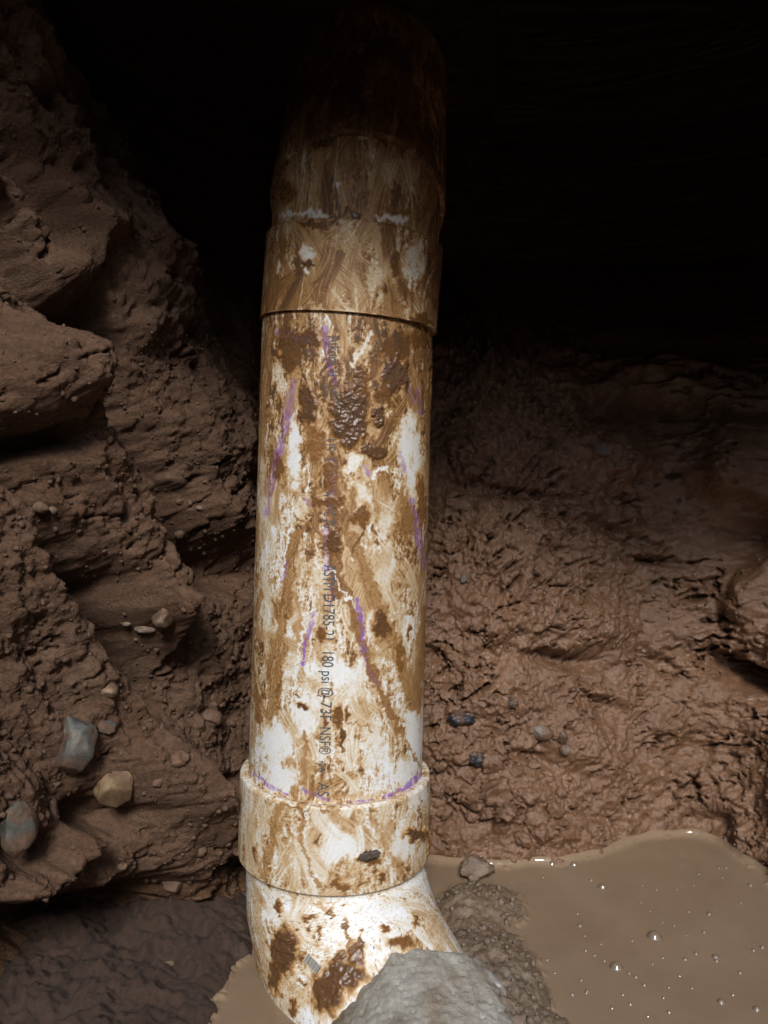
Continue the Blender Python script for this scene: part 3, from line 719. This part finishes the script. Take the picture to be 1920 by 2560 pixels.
tl = np.concatenate([np.linspace(0, 0.0001, 5), np.linspace(.0001, .02, 8), np.linspace(.021, 1, 70)])
rl = np.concatenate([np.linspace(.0790, .0826, 5), np.linspace(.0828, .0844, 8), np.full(70, .0844)])
hub_c = cs[-58]; hd = ds[-30]
hc = hub_c[None] + hd[None] * (tl * .22)[:, None]
parent_keep(swept('hub', hc[::-1], [hd] * len(hc), rl[::-1], th_mid, M_PVC, kw, 390), PIPE)

# lower elbow: bends to the right and towards the viewer, into the concrete
dl0 = np.array([-LEAN, 0, -1.0]); dl0 /= np.linalg.norm(dl0)
dl1 = np.array([.52, -.66, -.66]); dl1 /= np.linalg.norm(dl1)
cs2, ds2 = arc_path(np.array([axis_x(-.40), 0, -.400]), dl0, dl1, .13, 230)
cs2 = np.concatenate([cs2, cs2[-1][None] + ds2[-1][None] * np.linspace(.001, .09, 70)[:, None]]); ds2 = np.concatenate([ds2, np.tile(ds2[-1], (70, 1))])
kw = dict(base=.17, strokes=50, patch=.30, fine=1.0, specks=.42, veil=[(820, 2300, 90, 50, .14), (1080, 2330, 40, 80, .35), (650, 2380, 30, 120, .35), (780, 2480, 90, 70, .35)],
    clear=[(900, 2300, 120, 60, .6), (690, 2260, 30, 40, .5)],
    lines=[([(640, 2230), (648, 2320), (665, 2420)], 16, .45, .9, .2), ([(1075, 2290), (1085, 2340), (1110, 2400)], 24, .42, .8, .22), ([(790, 2262), (820, 2280), (835, 2262)], 8, .55, .7, .15), ([(865, 2310), (870, 2350), (868, 2400)], 7, .72, .9, .08),
           ([(720, 2460), (760, 2500), (800, 2440)], 26, .42, .85, .25), ([(700, 2560), (730, 2480)], 16, .40, .8, .2), ([(690, 2330), (680, 2400), (690, 2450)], 5, .12, .8, .1)],
    thick=[(712, 2375, 34, 62, .95, .003), (700, 2268, 11, 18, .86, .0015), (690, 2440, 16, 50, .9, .002), (823, 2283, 10, 9, .85, .0012), (888, 2385, 22, 34, .85, .0016), (852, 2395, 14, 26, .85, .0016), (862, 2315, 6, 16, .8, .001), (902, 2355, 7, 24, .85, .001),
           (860, 2440, 60, 40, .92, .003), (735, 2520, 10, 20, .85, .0012), (745, 2320, 7, 10, .8, .001), (800, 2330, 6, 10, .8, .0008), (820, 2480, 40, 60, .92, .003), (960, 2320, 10, 14, .8, .001), (1040, 2300, 8, 20, .8, .001), (1000, 2360, 40, 14, .8, .0012), (770, 2290, 24, 8, .8, .001), (640, 2480, 14, 60, .9, .002)])
e_l = parent_keep(swept('elbow', cs2, ds2, np.interp(np.linspace(0, 1, 300), [0, .2, .3, 1], [.0868, .0885, .0915, .0925]), th_mid, M_PVC, kw, 400), PIPE)
e_l['label'] = 'white lower elbow speckled with mud, running into the concrete'

# printed line on the pipe, read downwards
def lettering(txt, v0, v1, arc_mm, h_mm=10.6):
    cu = bpy.data.curves.new('lettering', 'FONT'); cu.body = txt; cu.size = 1.0; cu.resolution_u = 3
    to = bpy.data.objects.new('tmp', cu); COL.objects.link(to)
    dg = bpy.context.evaluated_depsgraph_get(); dg.update()
    me = bpy.data.meshes.new_from_object(to.evaluated_get(dg))
    COL.objects.unlink(to); bpy.data.objects.remove(to); bpy.data.curves.remove(cu)
    import bmesh
    bm = bmesh.new(); bm.from_mesh(me)
    bmesh.ops.triangulate(bm, faces=bm.faces[:])
    bmesh.ops.subdivide_edges(bm, edges=[e for e in bm.edges if e.calc_length() > .25], cuts=2)
    bmesh.ops.triangulate(bm, faces=bm.faces[:])
    xs = [q.co.x for q in bm.verts]; x0, x1 = min(xs), max(xs)
    zt, zb = at_y(845, v0, -.084)[2], at_y(845, v1, -.084)[2]
    for q in bm.verts:
        z = zt + (zb - zt) * (q.co.x - x0) / (x1 - x0)
        a = (arc_mm + (q.co.y - .34) * h_mm / .70) / 1000.0
        r = float(r_pipe(z)) + .00050; ph = a / r
        q.co = (axis_x(z) + r * math.sin(ph), -r * math.cos(ph), z)
    bm.to_mesh(me); bm.free()
    me.materials.clear(); me.materials.append(M_INK)
    o_ = bpy.data.objects.new('lettering', me); COL.objects.link(o_)
    return parent_keep(o_, PIPE)
for (t_, v0, v1, a) in [('Atkore', 838, 912, -7.5), ('H', 926, 940, -8.0), ('US', 1098, 1126, -9.0), ('6"', 1146, 1166, -8.6), ('SCH40', 1186, 1254, -8.4), ('PVC', 1262, 1290, -8), ('70', 1298, 1320, -8), ('4 in', 1334, 1376, -7), ('ASTM', 1412, 1474, -6.5), ('D1785-21', 1486, 1598, -6.0),
                       ('180 psi', 1630, 1706, -6.0), ('@', 1718, 1742, -6.2), ('73F', 1754, 1800, -6.4), ('NSF\u00ae', 1817, 1884, -6.6), ('-pw', 1900, 1931, -6.6), ('AS', 1954, 1988, -6.8)]:
    lettering(t_, v0, v1, a)

# barcode sticker on the lower elbow
from mathutils.bvhtree import BVHTree
dg = bpy.context.evaluated_depsgraph_get()
def bvh_of(o_):
    me = o_.data
    return BVHTree.FromPolygons([v.co[:] for v in me.vertices], [p.vertices[:] for p in me.polygons])
bv_el = bvh_of(e_l)
def hit(bvh, u, v):
    d = Vector(ray(u, v)).normalized()
    h = bvh.ray_cast(Vector(CAM), d)
    return h[0], h[1]
hp, hn = hit(bv_el, 784, 2408)
if hp:
    kc = int(np.argmin(np.linalg.norm(cs2 - np.array(hp), axis=1))); hn = Vector(np.array(hp) - cs2[kc]); dk = Vector(ds2[kc]); hn = (hn - dk * hn.dot(dk)).normalized()
    xd = Vector((.80, 0, -.55)); xd = (xd - hn * xd.dot(hn)).normalized(); yd = hn.cross(xd)
    def quad(cx, cy, wx_, wy_, lift): return [tuple(hp + xd * (cx + sx * wx_) + yd * (cy + sy * wy_) + hn * lift) for sx, sy in ((-1, -1), (1, -1), (1, 1), (-1, 1))]
    lab = parent_keep(mesh_from('sticker', quad(0, 0, .0085, .0042, .0030), [(0, 1, 2, 3)], M_LABEL, smooth_shade=False), PIPE)
    vs_, fs_ = [], []
    x = -.0075
    for wbar in (.0006, .0004, .0009, .0004, .0006, .0005, .0008, .0004, .0006, .0007):
        vs_ += quad(x + wbar, 0, wbar * .8, .0036, .0032); fs_.append(tuple(range(len(vs_) - 4, len(vs_)))); x += wbar * 2 + .0005
    bars = mesh_from('barcode', vs_, fs_, M_INK, smooth_shade=False); bars.parent = lab

# ------------------------------------------------------------------ concrete lump over the lower elbow
gx_, gy_ = np.meshgrid(np.arange(-.14, .27, .0016, dtype=np.float32), np.arange(-.36, .02, .0016, dtype=np.float32))
ew = .010 * fbm(gx_ * 22, gy_ * 22, 3, 420) + .0035 * fbm(gx_ * 90, gy_ * 90, 3, 423)
outl = [(-.085, -.33), (-.035, -.180), (-.005, -.130), (.014, -.075), (.050, -.045), (.105, -.045), (.130, -.080), (.152, -.120), (.185, -.19), (.205, -.33)]
ed_, sd_, _t = seg_dist(gx_, gy_, outl)
inn = -ed_ * sd_ + ew                                             # + inside the poured outline
cz = -.456 + .0035 * fbm(gx_ * 14, gy_ * 14, 3, 426) + .0046 * fbm(gx_ * 45, gy_ * 45, 5, 430, .62) + .0009 * fbm(gx_ * 200, gy_ * 200, 2, 436) - .22 * np.maximum(0, gx_ - .085) - .55 * np.maximum(0, .045 - gx_) + .28 * np.minimum(gy_ + .115, .012) - .75 * np.maximum(0, gy_ + .103)
pk, _p2, pid = worley(gx_ * 120, gy_ * 120, 12)
cz -= .0022 * smooth(.30, .12, pk) * (pid > .72)
cz = cz - .012 * (1 - np.clip(inn / .030, 0, 1)) ** 2 - .6 * np.clip(-inn, 0, .3)
ct_ = np.clip(.5 + 1.2 * fbm(gx_ * 28, gy_ * 28, 4, 440), 0, 1)[..., None]
st_ = smooth(.0, .45, fbm(gx_ * 13 + 4, gy_ * 13, 3, 446))[..., None]
ctint = np.array([.22, .195, .155]) * (1 - ct_) + np.array([.38, .365, .32]) * ct_
ctint = ctint * (1 - .75 * st_) + np.array([.19, .135, .082]) * .75 * st_
mud_e = (smooth(.030, .004, inn + .010 * fbm(gx_ * 60, gy_ * 60, 3, 455)) * .8)[..., None]
ctint = ctint * (1 - mud_e) + np.array([.150, .105, .066]) * mud_e
rim_ = (smooth(.020, .004, inn) * smooth(-.1, .3, fbm(gx_ * 40, gy_ * 40, 3, 450)) * smooth(.05, .10, gx_))[..., None]
ctint = ctint * (1 - rim_) + np.array([.52, .52, .49]) * rim_
o = mesh_from('concrete_lump', np.stack([gx_, gy_, cz], -1).reshape(-1, 3), grid_faces(*gx_.shape), M_CONC, attrs={'tint': ctint.reshape(-1, 3), 'rough': (.46 - .2 * st_[..., 0]).ravel()})
tag(o, 'rough grey concrete poured round the lower elbow at the bottom of the pipe', 'concrete')

# ------------------------------------------------------------------ stones, clods
def rock(name, P, size, rot, col_a, col_b, seed, facets=7, sub=4, rough_=.7, mat=None, sink=None, amp=.10, coat=0):
    v, f = ico(sub); r = np.random.default_rng(seed)
    v = v.copy()
    for k in range(facets):
        d = r.normal(size=3); d /= np.linalg.norm(d); c = r.uniform(.52, .82)
        over = np.maximum(v @ d - c, 0); v = v - over[:, None] * d[None] * .92
    nn_ = amp * fbm(v[:, 0] * 2 + seed, v[:, 1] * 2 + v[:, 2] * 1.7, 4, 440)
    v = v * (1 + nn_ + amp * .45 * fbm(v[:, 0] * 6 + seed, v[:, 1] * 6 + v[:, 2] * 5, 3, 444))[:, None]
    R = np.array(Matrix.Rotation(rot[2], 3, 'Z') @ Matrix.Rotation(rot[1], 3, 'Y') @ Matrix.Rotation(rot[0], 3, 'X'))
    v = (v * np.array(size)) @ R.T
    t = np.clip(.5 + 1.3 * fbm(v[:, 0] * 60 + seed, v[:, 1] * 60 + v[:, 2] * 70, 4, 450), 0, 1)[:, None]
    tint_ = np.array(col_a) * (1 - t) + np.array(col_b) * t
    if coat:
        ck = smooth(-.18, .12, fbm(v[:, 0] * 45 + seed, v[:, 1] * 45 + v[:, 2] * 45, 4, 460))[:, None] * coat
        tint_ = tint_ * (1 - ck) + np.array([.125, .070, .041]) * ck
    o_ = mesh_from(name, v, f, mat or M_STONE, attrs={'tint': tint_, 'rough': np.full(len(v), rough_)})
    o_.location = P
    return o_

def stone_at(u, v, su, sv, depth_mm, tilt, ca, cb, seed, label, cat='stone', name='stone', out=.0, facets=7, rough_=.7, amp=.10):
    P, nrm = on_bank(u, v)
    d = np.linalg.norm(P - CAM) / FPX
    tow = (CAM - P) / np.linalg.norm(CAM - P)
    size = (su * d / 2, depth_mm / 1000 / 2, sv * d / 2)
    o_ = rock(name, P + (nrm * .4 + tow * .6) * size[1] * out, size, (0, math.radians(tilt), 0), ca, cb, seed, facets, 4, rough_, amp=amp * 1.6, coat=.85)
    return tag(o_, label, cat)

SOIL_A, SOIL_B = (.115, .062, .037), (.165, .10, .065)
stone_at(188, 1872, 105, 180, 40, 18, (.035, .042, .048), (.17, .155, .12), 1, 'smooth blue-grey stone with pale patches, largest stone in the left bank', facets=9, rough_=.5)
stone_at(290, 1962, 105, 110, 38, -10, (.13, .082, .042), (.23, .155, .08), 2, 'tan angular stone jutting out below the blue-grey stone', facets=9)
stone_at(270, 1822, 42, 40, 18, 0, (.055, .06, .062), (.12, .10, .08), 3, 'small dark grey stone touching the right side of the blue-grey stone')
stone_at(38, 2065, 92, 150, 40, -12, (.04, .043, .036), (.11, .10, .078), 4, 'rough dark green-grey stone at the left edge of the photo')
stone_at(138, 2025, 28, 84, 14, -12, (.16, .10, .07), (.23, .15, .11), 5, 'thin pinkish sliver of stone between the dark and the tan stones')
stone_at(278, 1730, 40, 38, 18, 10, (.18, .115, .07), (.26, .18, .11), 6, 'small pale tan stone on the ridge above the blue-grey stone')
stone_at(362, 1576, 54, 22, 14, 4, (.2, .165, .13), (.28, .235, .195), 7, 'pale oval pebble lying in the hollow under the middle slab', 'pebble', 'pebble', facets=2)
stone_at(318, 1570, 26, 14, 9, -10, (.15, .105, .07), (.2, .145, .1), 8, 'small brown pebble just left of the pale oval pebble', 'pebble', 'pebble', facets=2)
stone_at(103, 1271, 36, 30, 14, 0, (.13, .085, .06), (.19, .13, .095), 9, 'round brown pebble below the upper left block', 'pebble', 'pebble', facets=2)
stone_at(134, 1277, 22, 22, 9, 0, (.13, .085, .06), (.19, .13, .095), 10, 'tiny brown pebble right beside the round brown pebble', 'pebble', 'pebble', facets=2)
stone_at(449, 1336, 24, 28, 12, 0, (.16, .11, .075), (.22, .165, .12), 11, 'egg shaped tan pebble in the dark gap left of the pipe', 'pebble', 'pebble', facets=2)
stone_at(455, 1260, 20, 14, 8, 0, (.16, .115, .08), (.22, .16, .115), 12, 'small tan pebble above the egg shaped pebble', 'pebble', 'pebble', facets=2)
stone_at(476, 1252, 11, 16, 6, 0, (.2, .145, .1), (.26, .19, .14), 13, 'tiny pale pebble standing upright near the pipe', 'pebble', 'pebble', facets=2)
stone_at(501, 1264, 18, 14, 7, 20, (.2, .14, .11), (.26, .19, .15), 14, 'tiny pinkish pebble at the lower tip of the clod beside the pipe', 'pebble', 'pebble', facets=2)
stone_at(410, 1545, 54, 52, 30, 20, (.14, .09, .06), (.2, .135, .095), 15, 'square brown clod at the lower end of the middle slab', 'clod', 'clod')
stone_at(445, 1895, 46, 36, 20, 0, SOIL_A, SOIL_B, 16, 'rounded brown clod on the ridge left of the lower coupling', 'clod', 'clod', facets=3)
stone_at(508, 2132, 30, 26, 14, 0, (.12, .09, .07), (.17, .13, .1), 17, 'round grey-brown pebble in the bank face left of the lower coupling', 'pebble', 'pebble', facets=2)
stone_at(438, 2212, 52, 48, 22, 10, (.11, .08, .058), (.16, .12, .088), 18, 'knobbly grey-brown stone low in the bank above the dark undercut')
stone_at(308, 2168, 24, 18, 10, 0, (.19, .12, .085), (.26, .17, .12), 19, 'small brown pebble in the bank face right of the pale tongue of earth', 'pebble', 'pebble', facets=2)
stone_at(395, 1963, 30, 22, 10, -20, (.18, .10, .07), (.24, .15, .1), 20, 'small reddish chip right of the tan angular stone')
stone_at(530, 1790, 60, 46, 24, 10, SOIL_A, SOIL_B, 21, 'flat brown clod half sunk behind the ridge near the pipe', 'clod', 'clod', facets=3)
stone_at(455, 1890, 40, 30, 16, 0, SOIL_A, SOIL_B, 22, 'smaller brown clod leaning on the rounded clod left of the coupling', 'clod', 'clod', facets=3)
# right slope
stone_at(1408, 1842, 26, 38, 12, 0, (.06, .062, .058), (.13, .12, .1), 31, 'small dark stone wedged under the wet lump in the right slope', rough_=.35)
stone_at(1354, 1836, 56, 34, 14, 12, (.12, .1, .08), (.18, .15, .12), 32, 'flat grey-brown pebble left of the small dark stone', 'pebble', 'pebble', facets=3, rough_=.4)
stone_at(1411, 1875, 30, 26, 10, 0, (.15, .12, .09), (.2, .16, .12), 33, 'small brown pebble just below the small dark stone', 'pebble', 'pebble', facets=3, rough_=.4)
stone_at(1156, 1792, 72, 34, 16, -5, (.012, .014, .02), (.05, .055, .07), 34, 'glossy black lump of charcoal in the mud right of the pipe', 'charcoal', 'charcoal', rough_=.3, amp=.35, facets=4)
stone_at(1190, 1897, 44, 34, 14, 15, (.014, .016, .02), (.06, .06, .07), 35, 'smaller black lump of charcoal above the loose clods', 'charcoal', 'charcoal', rough_=.3, amp=.35, facets=4)
stone_at(1280, 1757, 34, 24, 10, 20, (.03, .03, .035), (.10, .09, .08), 36, 'dark grey flake up and right of the larger charcoal lump', 'charcoal', 'charcoal', rough_=.35, amp=.3, facets=4)
stone_at(1160, 1440, 20, 30, 8, 10, (.15, .14, .13), (.25, .23, .2), 37, 'thin grey pebble stuck in the upper right slope', 'pebble', 'pebble', facets=2, rough_=.35)
stone_at(1505, 1120, 50, 34, 16, 0, (.13, .11, .1), (.2, .17, .15), 38, 'dim grey stone in the shadow on the upper right slope')

# loose wet clods heaped beside the lower coupling
MUD_A, MUD_B = (.155, .080, .043), (.215, .122, .072)
spots = [(1246, 1968, 88, 80), (1195, 1990, 66, 54), (1135, 1965, 70, 60), (1165, 1930, 60, 50), (1110, 2020, 50, 40), (1090, 1975, 40, 44), (1230, 1905, 84, 66), (1290, 1925, 60, 50), (1320, 1985, 64, 54), (1275, 2035, 70, 50),
         (1225, 2040, 50, 40), (1340, 2045, 70, 50), (1385, 2020, 54, 42), (1300, 2085, 54, 40), (1355, 2100, 60, 40), (1180, 2050, 40, 30), (1215, 2000, 34, 28), (1155, 2000, 32, 26), (1100, 1925, 40, 32), (1265, 1870, 40, 32),
         (1150, 1870, 44, 36), (1330, 1900, 44, 34), (1405, 1980, 40, 34), (1440, 2050, 46, 30), (1370, 1940, 42, 32)]
CLOD_LABELS = {1: 'wet brown clod touching the left side of the roundest clod in the heap', 2: 'wet clod of the heap closest to the rim of the lower coupling', 3: 'wet brown clod just left of the smaller charcoal lump',
               4: 'lowest clod at the left foot of the heap, beside the lower coupling', 8: 'wet brown clod right of the roundest clod in the heap', 9: 'wet brown clod just below the roundest clod in the heap',
               11: 'broad clod at the lower right foot of the heap, near the puddle', 14: 'clod at the very water edge under the heap', 23: 'outermost clod on the right of the heap, just above the puddle rim', 19: 'clod between the two charcoal lumps and the dark grey flake', 20: 'clod right under the larger charcoal lump'}
for i, (u, v, su, sv) in enumerate(spots):
    P, nrm = on_bank(u, v); d = np.linalg.norm(P - CAM) / FPX
    o_ = rock('clod', P - nrm * .004, (su * d / 2, su * d * .42, sv * d / 2), (random.uniform(-.5, .5), random.uniform(-.6, .6), random.uniform(-1, 1)), MUD_A, MUD_B, 100 + i, 7, 4, .38, M_MUD, amp=.50)
    if i == 0: tag(o_, 'roundest matt brown clod in the loose heap right of the lower coupling', 'clod')
    elif i == 6: tag(o_, 'broad brown clod at the top of the loose heap, under the smaller charcoal lump', 'clod')
    elif i in CLOD_LABELS: tag(o_, CLOD_LABELS[i], 'clod')
    else: tag(o_, 'small wet brown clod in the loose heap right of the lower coupling', 'clod')
    o_['group'] = 'loose wet clods beside the lower coupling'
# wet lump standing in the shallow water
P = at_z(1188, 2196, WATER); o_ = rock('clod', P + np.array([0, 0, .010]), (.022, .019, .015), (0, .2, .3), (.15, .1, .07), (.22, .16, .11), 150, 7, 4, .36, M_MUD, amp=.5)
tag(o_, 'grey-brown clod standing in the shallow water beside the lower elbow', 'clod')

# crumbs of soil lying on both banks (nobody could count them)
v0_, f0_ = ico(1)
def crumbs(name, n_, region, smin, smax, seed, mat, ca, cb, rgh, label):
    r = np.random.default_rng(seed)
    m_ = np.nonzero(region & (bdep > .2))[0]
    pick = r.choice(m_, n_)
    vs_, fs_, ts_ = [], [], []
    for k, i in enumerate(pick):
        s_ = smin * (smax / smin) ** (r.random() ** 2.2)
        q = v0_ * (1 + r.uniform(-.35, .35, (len(v0_), 1))) * (s_ * r.uniform(.6, 1.3, 3)) + bflat[i] + bn_in[i] * s_ * .1
        vs_.append(q); fs_.append(f0_ + k * len(v0_)); ts_.append(np.tile(np.array(ca) + (np.array(cb) - np.array(ca)) * r.random(), (len(v0_), 1)))
    vs_ = np.concatenate(vs_)
    o_ = mesh_from(name, vs_, np.concatenate(fs_), mat, smooth_shade=False, attrs={'tint': np.concatenate(ts_), 'rough': np.full(len(vs_), rgh)})
    return tag(o_, label, None, None, 'stuff')
bn_in = np.where((bn @ np.array([0, -1, .4]))[:, None] < 0, -bn, bn)
inframe = (bu > -60) & (bu < 1980) & (bv > -40) & (bv < 2600)
crumbs('soil_crumbs', 6000, inframe & (bu < 640), .0007, .0036, 501, M_SOIL, (.11, .06, .036), (.17, .105, .068), .92, 'dry crumbs of soil on the left bank')
crumbs('mud_crumbs', 3600, inframe & (bu > 1020) & (bv > 1050), .0008, .0032, 502, M_MUD, (.14, .074, .042), (.20, .115, .068), .35, 'wet crumbs of mud on the right slope')
# crumbs on the mud flat
fmask = np.nonzero(((fz > WATER + .001) & (FX > -.02) & (FX < .3) & (FY > -.22) & (FY < .2)).ravel())[0]
r = np.random.default_rng(77); vs_, fs_, ts_ = [], [], []
flat = FL.reshape(-1, 3)
for k, i in enumerate(r.choice(fmask, 380)):
    s_ = .0009 * (5.0) ** (r.random() ** 2)
    vs_.append(v0_ * (1 + r.uniform(-.35, .35, (len(v0_), 1))) * (s_ * r.uniform(.6, 1.3, 3)) + flat[i] + np.array([0, 0, s_ * .3])); fs_.append(f0_ + k * len(v0_))
    ts_.append(np.tile(np.array([.13, .09, .06]) + np.array([.08, .07, .055]) * r.random(), (len(v0_), 1)))
vs_ = np.concatenate(vs_)
tag(mesh_from('mud_crumbs', vs_, np.concatenate(fs_), M_MUD, attrs={'tint': np.concatenate(ts_), 'rough': np.full(len(vs_), .42)}), 'wet crumbs on the mud flat beside the puddle', None, None, 'stuff')

# ------------------------------------------------------------------ small things
# dark chip stuck to the lower coupling
P = at_y(924, 2137, -.0935)
a_ = np.linspace(-1, 1, 15); vs_ = []
for x in a_:
    wdt = .0042 * math.sqrt(max(0, 1 - x * x)) * random.uniform(.7, 1.2) + .0002
    vs_ += [(x * .0105, -.0012, wdt), (x * .0105, -.0034, wdt * .35), (x * .0105, -.0016, 0), (x * .0105, -.0036, -wdt * .4), (x * .0105, -.001, -wdt), (x * .0105, .001, 0)]
o = mesh_from('chip', vs_, grid_faces(15, 6, wrap=True), M_STONE, attrs={'tint': np.tile([.055, .04, .028], (len(vs_), 1)) * (1 + .9 * np.array([random.random() for _ in vs_]))[:, None], 'rough': np.full(len(vs_), .6)})
o.location = P; o.rotation_euler = (-.1, math.radians(-14), 0)
tag(o, 'dark split wood chip stuck to the lower coupling', 'wood chip')

# bubbles on the puddle
def bubble(u, v, rpx, label):
    P = at_z(u, v, WATER + .0002); d = np.linalg.norm(P - CAM) / FPX; rr = rpx * d * 1.15
    nl, nm = (7, 16) if rpx > 6 else (4, 10)
    vs_ = []
    for i in range(nl + 1):
        e = (math.pi / 2) * i / nl
        rad = rr * math.cos(e); z = rr * .95 * math.sin(e)
        if i == 0: rad = rr * 1.25; z = -.0001
        vs_ += [(rad * math.cos(2 * math.pi * j / nm), rad * math.sin(2 * math.pi * j / nm), z) for j in range(nm)]
    o_ = mesh_from('bubble', vs_, grid_faces(nl + 1, nm, wrap=True), M_BUB); o_.location = P
    return tag(o_, label, 'bubble', 'bubbles on the puddle')
bubble(1636, 2342, 12, 'largest bubble on the puddle, near its middle')
bubble(1541, 2418, 11, 'large bubble on the puddle, below and left of the largest one')
bubble(1506, 2218, 8, 'medium bubble in the upper part of the puddle')
bubble(1435, 2162, 7, 'medium bubble nearest the far left shore of the puddle')
for (u, v, r_) in [(1380, 2160, 8), (1390, 2155, 5), (1478, 2200, 4), (1450, 2314, 5), (1444, 2284, 3), (1462, 2340, 2.5), (1464, 2376, 3.5), (1487, 2388, 3), (1503, 2360, 2.5), (1511, 2402, 3), (1358, 2193, 3), (1606, 2213, 2.5), (1641, 2224, 2.5),
                   (1602, 2256, 2.5), (1691, 2223, 2.5), (1747, 2185, 3), (1797, 2170, 3), (1815, 2170, 3), (1806, 2194, 2.5), (1852, 2256, 3), (1876, 2213, 4.5), (1722, 2279, 3), (1773, 2285, 4.5), (1760, 2330, 3.5), (1735, 2212, 2.5), (1656, 2306, 2.5),
                   (1685, 2314, 2.5), (1718, 2338, 2), (1740, 2384, 4), (1713, 2398, 4), (1789, 2393, 6), (1792, 2402, 4), (1884, 2376, 3.5), (1906, 2368, 4), (1657, 2394, 2.5), (1631, 2410, 2.5), (1573, 2433, 3), (1590, 2442, 4), (1611, 2462, 4), (1557, 2486, 3),
                   (1468, 2478, 4), (1466, 2482, 3), (1431, 2486, 4), (1576, 2510, 4), (1672, 2468, 2.5), (1730, 2470, 2.5), (1659, 2494, 3), (1803, 2505, 6), (1832, 2487, 3), (1892, 2523, 6), (1673, 2530, 4), (1850, 2432, 3.5), (1368, 2400, 3.5), (1387, 2432, 2.5), (1453, 2450, 3),
                   (1180, 2150, 3.5), (1140, 2125, 3), (1138, 2142, 2.5), (1190, 2172, 4), (1140, 2158, 3), (1625, 2278, 2), (1580, 2352, 2), (1700, 2440, 2), (1530, 2520, 3), (1620, 2540, 3)]:
    bubble(u, v, r_, 'tiny bubble floating on the brown puddle')
